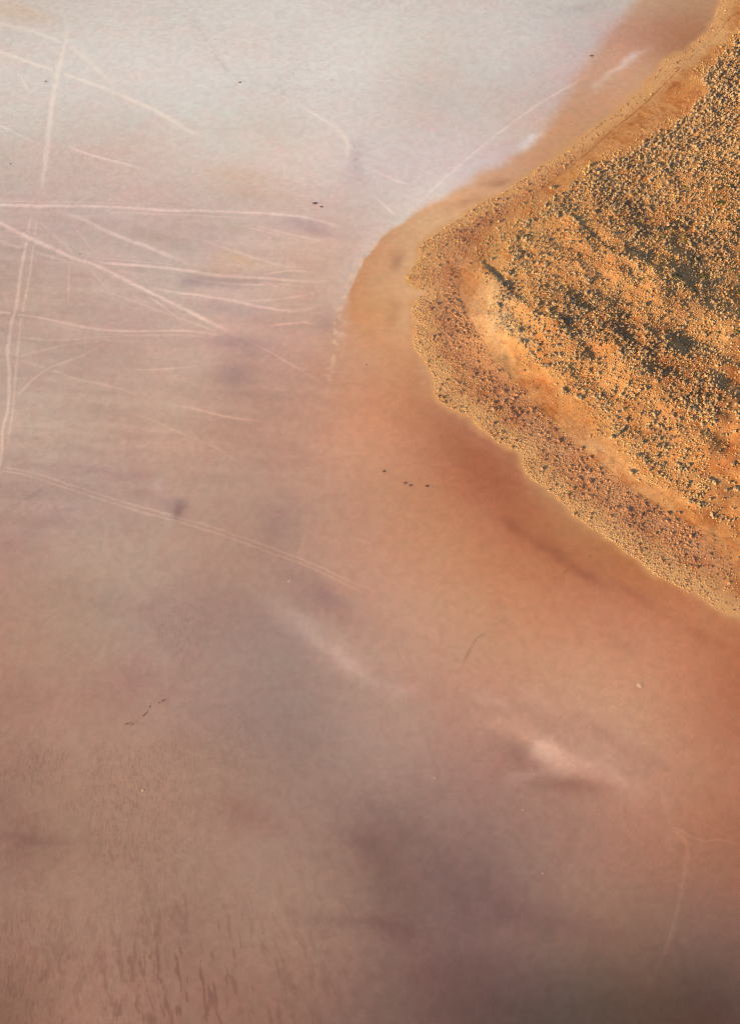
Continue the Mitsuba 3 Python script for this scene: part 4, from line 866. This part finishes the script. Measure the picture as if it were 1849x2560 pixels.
KINDS = {
    'saltbush': dict(bsdf='saltbush_bsdf', near=[clump(k, 6, 1, 1.0, 0.38, 40, 0.40) for k in range(8)], many=[mound(40 + k, 1, 0.95, 0.55, 14, 0.6) for k in range(12)],
                     label='rounded grey saltbush in the island scrub with a long shadow', cat='bush', group='larger grey saltbushes scattered through the island scrub',
                     rest='saltbush_scrub', rest_label='small grey saltbushes scattered thickly between the golden tussocks'),
    'golden_tussock': dict(bsdf='tussock_bsdf', near=[tuft(80 + k, 60, 0.8, 1.1, 0.13) for k in range(6)], many=[tuft(120 + k, 7, 0.95, 1.15, 0.26) for k in range(12)],
                           label='golden dry tussock on the orange sand of the island', cat='tussock', group='golden tussocks at the near end of the island scrub',
                           rest='golden_tussock_cover', rest_label='carpet of golden dry tussocks covering the inside of the island'),
    'green_bush': dict(bsdf='green_bsdf', near=[clump(160 + k, 5, 1, 0.95, 0.32, 22, 0.35) for k in range(5)], many=[],
                       label='dark green bush among the golden tussocks far inside the island', cat='bush', group='green bushes at the island\'s right side', rest=None),
    'samphire_bush': dict(bsdf='samphire_bsdf', near=[mound(200 + k, 1, 0.85, 0.46, 34, 0.6) for k in range(6)], many=[tuft(240 + k, 8, 0.95, 1.15, 0.26) for k in range(12)],
                          label='low reddish brown samphire bush in the shore belt outside the path', cat='bush', group='reddish brown samphire bushes in the shore belt',
                          rest='samphire_cover', rest_label='belt of low reddish brown samphire between path and shore'),
    'pale_tussock': dict(bsdf='pale_bsdf', near=[tuft(280 + k, 60, 0.8, 1.1, 0.13) for k in range(6)], many=[tuft(320 + k, 7, 0.95, 1.15, 0.26) for k in range(12)],
                         label='pale straw coloured tussock along the scalloped island shore', cat='tussock', group='pale tussocks along the island shore',
                         rest='pale_tussock_cover', rest_label='fringe of pale straw tussocks along the island shore'),
}

rng = np.random.default_rng(20240611)


def scatter(step, seed):
    r = np.random.default_rng(seed)
    m = int(400 * 560 / step ** 2)
    x, y = r.uniform(-10, 390, m), r.uniform(180, 740, m)
    ok = shapely.contains_xy(shore_poly, x, y)
    # well outside the part of the island that the place is looked at from, the scrub thins out
    outside = np.maximum(x - (47 + 0.257 * y + 12), 0)
    ok &= r.uniform(size=len(x)) < np.where(outside > 0, np.maximum(0.34 * np.exp(-outside / 45), 0.03), 1)
    ok &= (y < 660) | (r.uniform(size=len(x)) < 0.2)
    return x[ok], y[ok]


def blob(x, y, items):
    w = np.zeros_like(x)
    for cx, cy, a, b, c, k in items:
        dx, dy = x - cx, y - cy
        w = np.maximum(w, k * np.exp(-(dx * dx * a + dx * dy * b + dy * dy * c)))
    return w


# where grey bushes crowd, where the sand is left bare, where green bushes stand, where samphire darkens
CROWD = [
    (97.75, 376.7, 0.005066, 0.01015, 0.01017, 1.0),
    (116.8, 360.3, 0.007293, 0.01031, 0.00793, 1.0),
    (137.3, 335.6, 0.006971, 0.009116, 0.007571, 1.0),
    (153.8, 324.7, 0.008248, -8.835e-05, 0.006004, 1.0),
    (116.2, 462.9, 0.004948, 0.001641, 0.003077, 0.9),
    (123.1, 440.6, 0.0107, 0.007307, 0.006527, 0.7),
    (157.5, 523.1, 0.001516, -0.001461, 0.0009098, 0.6),
    (183.2, 555.9, 0.003173, -0.001031, 0.001299, 0.8),
    (133.3, 492.1, 0.003509, -0.004298, 0.003288, 0.5),
    (97.87, 451.6, 0.00867, -0.001659, 0.007248, 0.4),
    (62.86, 408.9, 0.05901, -0.007569, 0.002368, 0.6),
    (162.7, 429.8, 0.002956, -0.0009606, 0.0009463, 0.4),
    (155.2, 384.0, 0.002478, 0.001259, 0.002848, 0.4),
    (125.3, 372.0, 0.002954, -0.01084, 0.01588, 0.5),
]
BARE = [(138.1, 440.6, 0.009335, 0.001165, 0.01114, 0.6), (166.1, 462.9, 0.008482, -0.002725, 0.009354, 0.5), (70.64, 367.3, 0.02306, 0.01914, 0.01413, 0.5), (97.75, 376.7, 0.04037, -0.008325, 0.08786, 0.0)]
ISLETS = [
    (51.84, 424.5, 0.05611, -0.01435, 0.01175, 0.9),
    (54.81, 411.5, 0.0587, -0.006548, 0.03881, 0.8),
    (58.78, 432.5, 0.04377, -0.05028, 0.04205, 0.8),
    (48.75, 417.9, 0.1483, -0.01462, 0.03799, 0.6),
    (54.27, 435.2, 0.08515, -0.0768, 0.05307, 0.7),
    (73.79, 460.0, 0.06897, -0.1041, 0.06186, 0.8),
]
DARKS = [
    (40.24, 390.1, 0.03137, 0.001672, 0.01267, 1.0),
    (44.84, 374.4, 0.03077, 0.005841, 0.01097, 1.0),
    (67.38, 346.6, 0.05645, 0.05894, 0.04657, 1.0),
    (73.75, 341.1, 0.1041, 0.1258, 0.06922, 0.9),
    (58.0, 451.6, 0.02061, -0.01844, 0.0125, 0.6),
    (43.87, 432.5, 0.02131, -0.001863, 0.01033, 0.5),
    (63.97, 346.6, 0.1723, -0.02401, 0.1003, 0.6),
    (55.19, 342.2, 0.026, 0.03494, 0.01601, 0.5),
    (62.6, 326.9, 0.03423, 0.04565, 0.02141, 0.6),
    (89.81, 299.8, 0.03262, 0.04984, 0.02342, 0.5),
    (114.4, 278.2, 0.0292, 0.05105, 0.02801, 0.6),
    (100.2, 278.2, 0.03911, 0.06656, 0.0382, 0.5),
    (107.8, 513.6, 0.07161, -0.1273, 0.06519, 0.5),
    (115.2, 284.0, 0.1534, 0.1062, 0.1545, 0.8),
    (93.32, 486.1, 0.0562, -0.106, 0.05646, 0.7),
    (123.9, 257.5, 0.03774, 0.06825, 0.04273, 0.6),
]
GREENS = [
    (165.3, 457.8, 1.34),
    (167.2, 457.5, 1.15),
    (172.5, 468.6, 1.16),
    (174.2, 470.0, 0.97),
    (152.5, 468.0, 0.96),
    (151.3, 469.2, 0.77),
    (164.2, 462.9, 0.77),
    (168.1, 446.1, 0.94),
    (170.3, 436.5, 0.94),
    (146.1, 433.5, 1.31),
    (145.1, 430.3, 1.12),
    (144.6, 417.7, 1.1),
    (148.7, 419.8, 1.1),
    (146.6, 415.1, 0.92),
    (139.4, 439.2, 0.94),
    (140.3, 439.8, 0.75),
    (133.2, 438.4, 0.75),
    (136.1, 404.3, 1.27),
    (138.1, 405.8, 1.09),
    (140.1, 399.3, 0.9),
    (150.2, 408.9, 1.09),
    (151.8, 407.6, 1.09),
    (160.0, 419.2, 1.1),
    (161.4, 416.1, 0.92),
    (166.9, 408.9, 1.09),
    (163.6, 412.7, 0.91),
    (144.7, 396.8, 0.72),
    (132.9, 396.8, 0.72),
    (157.1, 388.9, 1.07),
    (162.3, 384.0, 0.89),
    (154.2, 411.5, 0.73),
    (170.9, 424.5, 1.29),
    (173.8, 446.1, 1.13),
    (174.4, 457.2, 0.95),
    (151.5, 372.0, 0.88),
    (159.4, 372.0, 1.05),
    (145.2, 364.9, 0.7),
    (169.9, 474.4, 0.97),
    (161.7, 471.5, 0.77),
    (155.8, 464.3, 0.77),
    (178.2, 477.3, 0.97),
    (144.5, 446.1, 0.76),
    (159.7, 446.1, 0.94),
    (161.2, 437.9, 0.75),
    (164.8, 398.8, 1.08),
    (122.3, 403.8, 0.72),
    (130.5, 411.5, 0.73),
    (136.1, 432.5, 0.75),
]
SINGLES = [
    (75.6, 353.4, 1.37),
    (81.4, 341.1, 1.35),
    (87.3, 337.1, 1.52),
    (102.3, 317.3, 1.32),
    (108.4, 305.9, 1.14),
    (116.2, 305.9, 1.3),
    (123.9, 300.8, 1.46),
    (136.4, 292.8, 1.44),
    (126.3, 284.0, 1.43),
    (129.9, 282.0, 1.43),
    (134.7, 277.2, 1.26),
    (145.5, 289.8, 1.28),
    (99.7, 316.3, 1.15),
    (110.7, 311.7, 1.15),
    (58.9, 403.8, 1.45),
    (59.2, 393.8, 1.25),
    (62.7, 411.5, 1.64),
    (67.6, 424.5, 1.48),
    (67.4, 421.9, 1.47),
    (65.4, 367.3, 1.22),
    (69.2, 360.3, 1.38),
    (74.7, 446.1, 1.51),
    (67.3, 433.8, 1.31),
    (72.0, 435.2, 1.12),
    (87.3, 450.2, 1.33),
    (141.6, 480.2, 1.76),
    (131.5, 477.3, 1.36),
    (97.8, 403.8, 1.45),
    (97.7, 402.5, 1.27),
    (72.2, 364.9, 1.04),
    (144.8, 299.8, 1.13),
    (149.7, 301.8, 1.3),
    (118.4, 320.5, 0.99),
    (105.7, 324.7, 1.0),
    (105.1, 298.8, 0.97),
    (153.0, 505.8, 1.8),
    (162.2, 513.6, 2.01),
    (165.5, 515.2, 1.61),
    (140.4, 486.1, 1.77),
    (88.2, 471.5, 1.35),
    (119.5, 310.0, 0.98),
]

plants = {k: [] for k in KINDS}


def put(kind, x, y, radius, tall=1.0):
    plants[kind].append(np.stack([x, y, radius, np.broadcast_to(tall, x.shape)], 1))


# golden carpet
x, y = scatter(0.58, 1)
inside = signed(scrub_poly, scrub_line, x, y) + 15 * n2(x, y, 1 / 9, 31) + 1.5
patch = n2(x, y, 1 / 11, 33) + 0.7 * n2(x, y, 1 / 3.0, 35, 3)
dens = meshkit_smooth(inside, -4.5, 3.0) * np.clip(0.86 + 1.4 * patch, 0.06, 0.97) * (1 - 0.75 * blob(x, y, BARE)) * (1 - 0.35 * blob(x, y, CROWD))
dens = np.maximum(dens, 0.75 * blob(x, y, ISLETS) * (~shapely.contains_xy(strip_poly, x, y)))
pick = rng.uniform(size=len(x)) < dens
x, y = x[pick], y[pick]
put('golden_tussock', x, y, 0.215 * np.exp(rng.normal(0, 0.45, len(x))), rng.uniform(0.7, 1.6, len(x)))

# grey saltbush
x, y = scatter(1.15, 2)
inside = signed(scrub_poly, scrub_line, x, y) + 7 * n2(x, y, 1 / 8, 31)
group = n2(x, y, 1 / 6, 41) + 0.5 * n2(x, y, 1 / 26, 43)
crowd = blob(x, y, CROWD)
edge = np.exp(-((inside - 3.0) / 4.0) ** 2)
north = meshkit_smooth(y, 400, 520)
dens = meshkit_smooth(inside, -0.5, 1.5) * np.clip(0.32 + 1.5 * np.maximum(group, -0.12) + 0.42 * crowd + 0.22 * edge + 0.40 * north, 0.03, 0.95) * (1 - 0.8 * blob(x, y, BARE))
dens = np.maximum(dens, 0.35 * blob(x, y, ISLETS) * (~shapely.contains_xy(strip_poly, x, y)))
pick = rng.uniform(size=len(x)) < dens
x, y, g, cr, nn = x[pick], y[pick], group[pick], crowd[pick], north[pick]
size = (0.47 + 0.42 * np.clip(g, 0, 0.5) + 0.14 * cr + 0.08 * nn) * 0.60 * np.exp(rng.normal(0, 0.40, len(x))) * np.where(rng.uniform(size=len(x)) < 0.10, 1.8, 1.0)
put('saltbush', x, y, np.clip(size, 0.2, 1.1), rng.uniform(1.0, 2.0, len(x)))
for (sx, sy, sr) in SINGLES:
    m = max(1, int(round(sr * 2.2)))
    a, q = rng.uniform(0, 2 * math.pi, m), sr * 0.75 * np.sqrt(rng.uniform(0, 1, m))
    put('saltbush', sx + q * np.cos(a) * 1.2, sy + q * np.sin(a), rng.uniform(0.65, 1.15, m), rng.uniform(1.2, 1.9, m))

# green bushes
gx, gy, gr = [], [], []
for (cx, cy, cr_) in GREENS:
    gx.append(cx), gy.append(cy), gr.append(cr_)
    for _ in range(int(rng.integers(0, 3))):
        gx.append(cx + rng.normal(0, 1.6)), gy.append(cy + rng.normal(0, 1.6)), gr.append(cr_ * rng.uniform(0.45, 0.8))
put('green_bush', np.array(gx), np.array(gy), np.array(gr), rng.uniform(0.95, 1.35, len(gx)))

# samphire belt and the pale fringe along the shore
x, y = scatter(0.50, 3)
in_strip = shapely.contains_xy(strip_poly, x, y)
x, y = x[in_strip], y[in_strip]
ds = signed(shore_poly, shore_line, x, y)
dp = shapely.distance(path_line, shapely.points(x, y))
inner = ds / (ds + dp + 1e-6)
thin = 1 - 0.86 * meshkit_smooth(y, 440, 520)
pat = n2(x, y, 1 / 8, 51) + 0.8 * n2(x, y, 1 / 2.6, 53, 3)
dark = blob(x, y, DARKS)
dens_s = np.clip(0.20 + 0.42 * meshkit_smooth(inner, 0.12, 0.6) + 0.8 * pat + 0.40 * dark, 0.05, 0.9) * thin * meshkit_smooth(ds, 0.2, 1.5) * meshkit_smooth(dp, 0.4, 1.4)
pick = rng.uniform(size=len(x)) < dens_s
put('samphire_bush', x[pick], y[pick], (0.255 + 0.08 * dark[pick]) * np.exp(rng.normal(0, 0.38, pick.sum())), rng.uniform(0.55, 1.15, pick.sum()))
dens_p = np.clip(0.85 - 0.70 * meshkit_smooth(inner, 0.1, 0.8) + 0.9 * n2(x, y, 1 / 5, 57), 0.05, 0.92) * np.maximum(thin, 0.03) * meshkit_smooth(ds, -0.2, 0.4) * meshkit_smooth(dp, 0.3, 1.2)
pick2 = (~pick) & (rng.uniform(size=len(x)) < dens_p)
put('pale_tussock', x[pick2], y[pick2], 0.25 * np.exp(rng.normal(0, 0.38, pick2.sum())), rng.uniform(0.55, 1.15, pick2.sum()))
# tiny tufts everywhere on the bare sand
x, y = scatter(0.95, 6)
open_sand = ~shapely.contains_xy(scrub_poly, x, y)
ds = signed(shore_poly, shore_line, x, y)
dp = shapely.distance(path_line, shapely.points(x, y))
pick = open_sand & (dp > 0.7) & (ds > 1.5) & (rng.uniform(size=len(x)) < np.clip(0.60 + 1.6 * n2(x, y, 1 / 6, 63), 0.05, 0.95) * np.where(y > 450, 0.9, 1))
put('pale_tussock', x[pick], y[pick], 0.15 * np.exp(rng.normal(0, 0.35, pick.sum())), rng.uniform(0.6, 1.1, pick.sum()))
# at the thin northern end only a broken line of plants follows the shore
x, y = scatter(0.8, 4)
ds = signed(shore_poly, shore_line, x, y) + 2.2 * n2(x, y, 1 / 5, 61, 2)
pick = (y > 425) & (np.abs(ds - 1.4) < 0.75) & (rng.uniform(size=len(x)) < 0.42)
put('samphire_bush', x[pick], y[pick], 0.30 * np.exp(rng.normal(0, 0.25, pick.sum())), rng.uniform(0.7, 1.2, pick.sum()))
# stray plants on the bare sand between belt and scrub
x, y = scatter(1.0, 5)
out = ~shapely.contains_xy(strip_poly, x, y) & ~shapely.contains_xy(scrub_poly, x, y)
x, y = x[out], y[out]
stray = blob(x, y, DARKS)
pick = rng.uniform(size=len(x)) < 0.05 + 0.7 * stray * (n2(x, y, 1 / 3, 71, 2) > 0.0) + 0.25 * (n2(x, y, 1 / 5, 73, 3) > 0.16)
put('samphire_bush', x[pick], y[pick], 0.28 * np.exp(rng.normal(0, 0.3, pick.sum())), rng.uniform(0.7, 1.2, pick.sum()))

SEEN = shapely.Polygon([(-113, 89), (113, 89), (206, 628), (-206, 628)]).buffer(-1.0)
shapely.prepare(SEEN)
for kind, k in KINDS.items():
    p = np.vstack(plants[kind])
    n = len(p)
    turn = rng.uniform(0, 2 * math.pi, n)
    squash = rng.uniform(0.85, 1.2, n)
    zz = ground_z(p[:, 0], p[:, 1]) - 0.03
    far = np.sqrt(p[:, 0] ** 2 + p[:, 1] ** 2 + 400.0 ** 2)
    apparent = np.where(shapely.contains_xy(SEEN, p[:, 0], p[:, 1]), p[:, 2] * np.sqrt(p[:, 3]) / far, 0)
    order = np.argsort(-apparent)
    first = order[:300] if k['rest'] else order
    shapes = [mikit.ply(m, k['bsdf'], smooth=50) for m in k['near']]
    for c, i in enumerate(first):
        key = kind if c == 0 else f'{kind}_{c:03d}'
        scene[key] = {**shapes[c % len(shapes)], 'to_world': T().translate([p[i, 0], p[i, 1], zz[i]]).rotate([0, 0, 1], math.degrees(turn[i])).scale([p[i, 2] * squash[i], p[i, 2] / squash[i], p[i, 2] * p[i, 3]])}
        label, group = k['label'], k['group']
        if kind == 'saltbush':
            at = np.array([p[i, 0]]), np.array([p[i, 1]])
            if signed(scrub_poly, scrub_line, *at)[0] < 5:
                label, group = 'grey saltbush at the rim of the scrub beside the bare sand', 'grey saltbushes along the rim of the bare sand'
            elif p[i, 1] > 430:
                label, group = 'grey saltbush in the dense grey scrub at the far end of the island', 'grey saltbushes in the far scrub'
            elif blob(*at, CROWD)[0] > 0.55:
                label, group = 'grey saltbush in the dark hollow across the middle of the scrub', 'grey saltbushes in the dark hollow'
        labels[key] = {'label': label, 'category': k['cat'], 'group': group}
    if not k['rest']:
        continue
    rest = order[300:]
    V, Fc, base = [], [], 0
    which = np.arange(len(rest)) % len(k['many'])
    for c, (v, f) in enumerate(k['many']):
        i = rest[which == c]
        ca, sa = np.cos(turn[i])[:, None], np.sin(turn[i])[:, None]
        vx, vy = v[None, :, 0] * squash[i][:, None], v[None, :, 1] / squash[i][:, None]
        r_ = p[i, 2][:, None]
        w = np.stack([(vx * ca - vy * sa) * r_ + p[i, 0][:, None], (vx * sa + vy * ca) * r_ + p[i, 1][:, None], v[None, :, 2] * r_ * p[i, 3][:, None] + zz[i][:, None]], -1)
        V.append(w.reshape(-1, 3))
        Fc.append((f[None] + (np.arange(len(i)) * len(v))[:, None, None]).reshape(-1, 3) + base)
        base += len(i) * len(v)
    scene[k['rest']] = mikit.ply((np.vstack(V), np.vstack(Fc)), k['bsdf'])
    labels[k['rest']] = {'label': k['rest_label'], 'category': k['cat'], 'kind': 'stuff'}
    print(kind, n, 'triangles', len(np.vstack(Fc)))


# ------------------------------------------------------------------ lone things on the lake bed
def stone(seed, jag=0.35):
    s = trimesh.creation.icosphere(subdivisions=2)
    v = np.array(s.vertices)
    v = v * (1 + jag * 2 * (meshkit.fbm(v * 1.6 + seed * 5.1, 3, seed) - 0.5))[:, None]
    return v, s.faces


def lay(name, label, cat, x, y, r, stretch=1.0, turn=0.0, flat=0.6, seed=0, bsdf='rock_bsdf', group=None):
    key = numbered(name)
    scene[key] = {**mikit.ply(stone(seed), bsdf, smooth=40), 'to_world': T().translate([x, y, r * flat * 0.45]).rotate([0, 0, 1], turn).scale([r * stretch, r, r * flat])}
    labels[key] = {'label': label, 'category': cat}
    if group:
        labels[key]['group'] = group


for args in [
    ('rock', 'small dark rock on white crust above the long pale track, bigger of two', 'rock', -26.71, 460.3, 0.67, {'stretch': 1.5, 'flat': 0.5, 'seed': 1}),
    ('rock', 'fainter flat rock just below the small dark rock on white crust', 'rock', -23.21, 458.04, 0.573, {'stretch': 1.4, 'flat': 0.25, 'seed': 2}),
    ('rock', 'lone dark rock on orange mud, upper left of a loose row of four', 'rock', 5.42, 300.02, 0.404, {'turn': -25, 'stretch': 1.3, 'seed': 3}),
    ('rock', 'rounded dark rock on orange mud, left one of the close pair', 'rock', 13.9, 294.2, 0.402, {'seed': 4}),
    ('rock', 'rounded dark rock on orange mud, right one of the close pair', 'rock', 15.96, 293.01, 0.401, {'seed': 5}),
    ('rock', 'long dark rock on orange mud at the right end of a row', 'rock', 22.53, 292.61, 0.401, {'stretch': 1.6, 'seed': 6}),
    ('rock', 'dark sliver of rock where white crust meets orange mud at the top', 'rock', 117.71, 576.59, 0.533, {'stretch': 1.7, 'flat': 0.5, 'seed': 7}),
    ('rock', 'tiny grey rock on white crust beside the upright pale track', 'rock', -169.16, 554.57, 0.418, {'turn': 15, 'stretch': 1.3, 'seed': 8}),
    ('rock', 'brown rock on the orange mud left of the island tip', 'rock', -1.47, 357.76, 0.302, {'stretch': 1.6, 'flat': 0.35, 'seed': 9}),
    ('rock', 'grey rock on the bend of a dark trail in the white crust', 'rock', -67.77, 553.9, 0.522, {'stretch': 1.6, 'flat': 0.3, 'seed': 10}),
    ('rock', 'tiny dark stone on crust left of the upright pale track', 'rock', -176.64, 489.12, 0.295, {'stretch': 1.5, 'flat': 0.4, 'seed': 11}),
    ('rock', 'small brown stone on the crossing of two pale tracks', 'rock', -134.08, 425.8, 0.37, {'stretch': 1.3, 'flat': 0.3, 'seed': 12}),
    ('stone', 'small dark stone in the curved dotted line on brown crust', 'stone', -86.29, 188.73, 0.175, {'stretch': 1.2, 'turn': 35, 'flat': 0.6, 'seed': 20, 'group': 'dark stones in a curved dotted line'}),
    ('stone', 'small dark stone in the curved dotted line on brown crust', 'stone', -85.57, 188.88, 0.208, {'stretch': 1.2, 'turn': 35, 'flat': 0.6, 'seed': 21, 'group': 'dark stones in a curved dotted line'}),
    ('stone', 'small dark stone in the curved dotted line on brown crust', 'stone', -85.17, 189.04, 0.153, {'stretch': 1.2, 'turn': 35, 'flat': 0.6, 'seed': 22, 'group': 'dark stones in a curved dotted line'}),
    ('stone', 'small dark stone in the curved dotted line on brown crust', 'stone', -84.28, 189.34, 0.175, {'stretch': 1.2, 'turn': 35, 'flat': 0.6, 'seed': 23, 'group': 'dark stones in a curved dotted line'}),
    ('stone', 'small dark stone in the curved dotted line on brown crust', 'stone', -83.91, 188.5, 0.186, {'stretch': 1.2, 'turn': 35, 'flat': 0.6, 'seed': 24, 'group': 'dark stones in a curved dotted line'}),
    ('stone', 'small dark stone in the curved dotted line on brown crust', 'stone', -83.33, 188.99, 0.164, {'stretch': 1.2, 'turn': 35, 'flat': 0.6, 'seed': 25, 'group': 'dark stones in a curved dotted line'}),
    ('stone', 'small dark stone in the curved dotted line on brown crust', 'stone', -80.18, 191.97, 0.209, {'stretch': 1.2, 'turn': 35, 'flat': 0.6, 'seed': 26, 'group': 'dark stones in a curved dotted line'}),
    ('stone', 'small dark stone in the curved dotted line on brown crust', 'stone', -79.8, 192.36, 0.198, {'stretch': 1.2, 'turn': 35, 'flat': 0.6, 'seed': 27, 'group': 'dark stones in a curved dotted line'}),
    ('stone', 'small dark stone in the curved dotted line on brown crust', 'stone', -79.43, 192.9, 0.242, {'stretch': 1.2, 'turn': 35, 'flat': 0.6, 'seed': 28, 'group': 'dark stones in a curved dotted line'}),
    ('stone', 'small dark stone in the curved dotted line on brown crust', 'stone', -78.94, 193.68, 0.176, {'stretch': 1.2, 'turn': 35, 'flat': 0.6, 'seed': 29, 'group': 'dark stones in a curved dotted line'}),
    ('stone', 'small dark stone in the curved dotted line on brown crust', 'stone', -78.34, 195.47, 0.221, {'stretch': 1.2, 'turn': 35, 'flat': 0.6, 'seed': 30, 'group': 'dark stones in a curved dotted line'}),
    ('stone', 'small dark stone in the curved dotted line on brown crust', 'stone', -78.17, 195.87, 0.166, {'stretch': 1.2, 'turn': 35, 'flat': 0.6, 'seed': 31, 'group': 'dark stones in a curved dotted line'}),
    ('stone', 'small dark stone in the curved dotted line on brown crust', 'stone', -75.22, 197.04, 0.199, {'stretch': 1.2, 'turn': 35, 'flat': 0.6, 'seed': 32, 'group': 'dark stones in a curved dotted line'}),
    ('stone', 'small dark stone in the curved dotted line on brown crust', 'stone', -74.01, 197.75, 0.221, {'stretch': 1.2, 'turn': 35, 'flat': 0.6, 'seed': 33, 'group': 'dark stones in a curved dotted line'}),
    ('stone', 'small dark stone in the curved dotted line on brown crust', 'stone', -73.68, 197.99, 0.188, {'stretch': 1.2, 'turn': 35, 'flat': 0.6, 'seed': 34, 'group': 'dark stones in a curved dotted line'}),
    ('stone', 'small dark stone in the curved dotted line on brown crust', 'stone', -73.2, 198.22, 0.177, {'stretch': 1.2, 'turn': 35, 'flat': 0.6, 'seed': 35, 'group': 'dark stones in a curved dotted line'}),
    ('stone', 'small dark stone in the curved dotted line on brown crust', 'stone', -85.91, 188.11, 0.109, {'stretch': 1.2, 'turn': 35, 'flat': 0.6, 'seed': 36, 'group': 'dark stones in a curved dotted line'}),
    ('stone', 'small dark stone in the curved dotted line on brown crust', 'stone', -82.13, 190.35, 0.11, {'stretch': 1.2, 'turn': 35, 'flat': 0.6, 'seed': 37, 'group': 'dark stones in a curved dotted line'}),
    ('stone', 'small dark stone in the curved dotted line on brown crust', 'stone', -82.13, 189.65, 0.109, {'stretch': 1.2, 'turn': 35, 'flat': 0.6, 'seed': 38, 'group': 'dark stones in a curved dotted line'}),
    ('stone', 'small dark stone in the curved dotted line on brown crust', 'stone', -71.57, 199.17, 0.1, {'stretch': 1.2, 'turn': 35, 'flat': 0.6, 'seed': 39, 'group': 'dark stones in a curved dotted line'}),
    ('stone', 'small dark stone in the curved dotted line on brown crust', 'stone', -78.19, 196.73, 0.11, {'stretch': 1.2, 'turn': 35, 'flat': 0.6, 'seed': 40, 'group': 'dark stones in a curved dotted line'}),
    ('salt_lump', 'pale three cornered slab of salt on orange mud', 'salt lump', 96.77, 204.02, 0.791, {'stretch': 1.2, 'flat': 0.12, 'seed': 60, 'bsdf': 'crust_bsdf'}),
    ('salt_lump', 'pale lump of salt alone on brown crust', 'salt lump', -77.32, 164.11, 0.409, {'stretch': 1.2, 'turn': 20, 'flat': 0.3, 'seed': 61, 'bsdf': 'crust_bsdf'}),
    ('salt_lump', 'small pale salt lump in the dark crust below the white wisp', 'salt lump', 51.58, 157.12, 0.27, {'flat': 0.25, 'seed': 62, 'bsdf': 'crust_bsdf'}),
    ('salt_lump', 'small pale salt lump at the foot of the white wisp, left end', 'salt lump', 22.18, 168.6, 0.275, {'flat': 0.25, 'stretch': 1.4, 'seed': 63, 'bsdf': 'crust_bsdf'}),
    ('salt_lump', 'tiny pale salt lump right of the white wisp', 'salt lump', 77.24, 155.57, 0.202, {'flat': 0.25, 'seed': 64, 'bsdf': 'crust_bsdf'}),
    ('salt_lump', 'tiny pale salt lump on orange mud above the white wisp', 'salt lump', 77.4, 187.58, 0.282, {'flat': 0.25, 'seed': 65, 'bsdf': 'crust_bsdf'}),
    ('salt_lump', 'tiny pale salt lump on grey mud near the bottom right', 'salt lump', 56.59, 135.34, 0.262, {'flat': 0.2, 'seed': 66, 'bsdf': 'crust_bsdf'}),
    ('salt_lump', 'curved pale salt lump on mud under the two rutted track', 'salt lump', -30.79, 247.97, 0.38, {'flat': 0.15, 'stretch': 1.5, 'turn': 20, 'seed': 67, 'bsdf': 'crust_bsdf'}),
    ('salt_lump', 'tiny pale salt lump on grey crust near a dark smudge', 'salt lump', -79.84, 293.41, 0.281, {'flat': 0.2, 'stretch': 1.5, 'turn': 30, 'seed': 68, 'bsdf': 'crust_bsdf'}),
    ('salt_lump', 'tiny pale salt lump below the dark smudge', 'salt lump', -75.82, 264.93, 0.272, {'flat': 0.2, 'seed': 69, 'bsdf': 'crust_bsdf'}),
    ('salt_lump', 'pale salt lump on wet sand near the strip of salt', 'salt lump', -8.05, 382.04, 0.442, {'flat': 0.2, 'stretch': 1.3, 'seed': 70, 'bsdf': 'crust_bsdf'}),
]:
    lay(*args[:-1], **args[-1])
print('entries', len(scene))
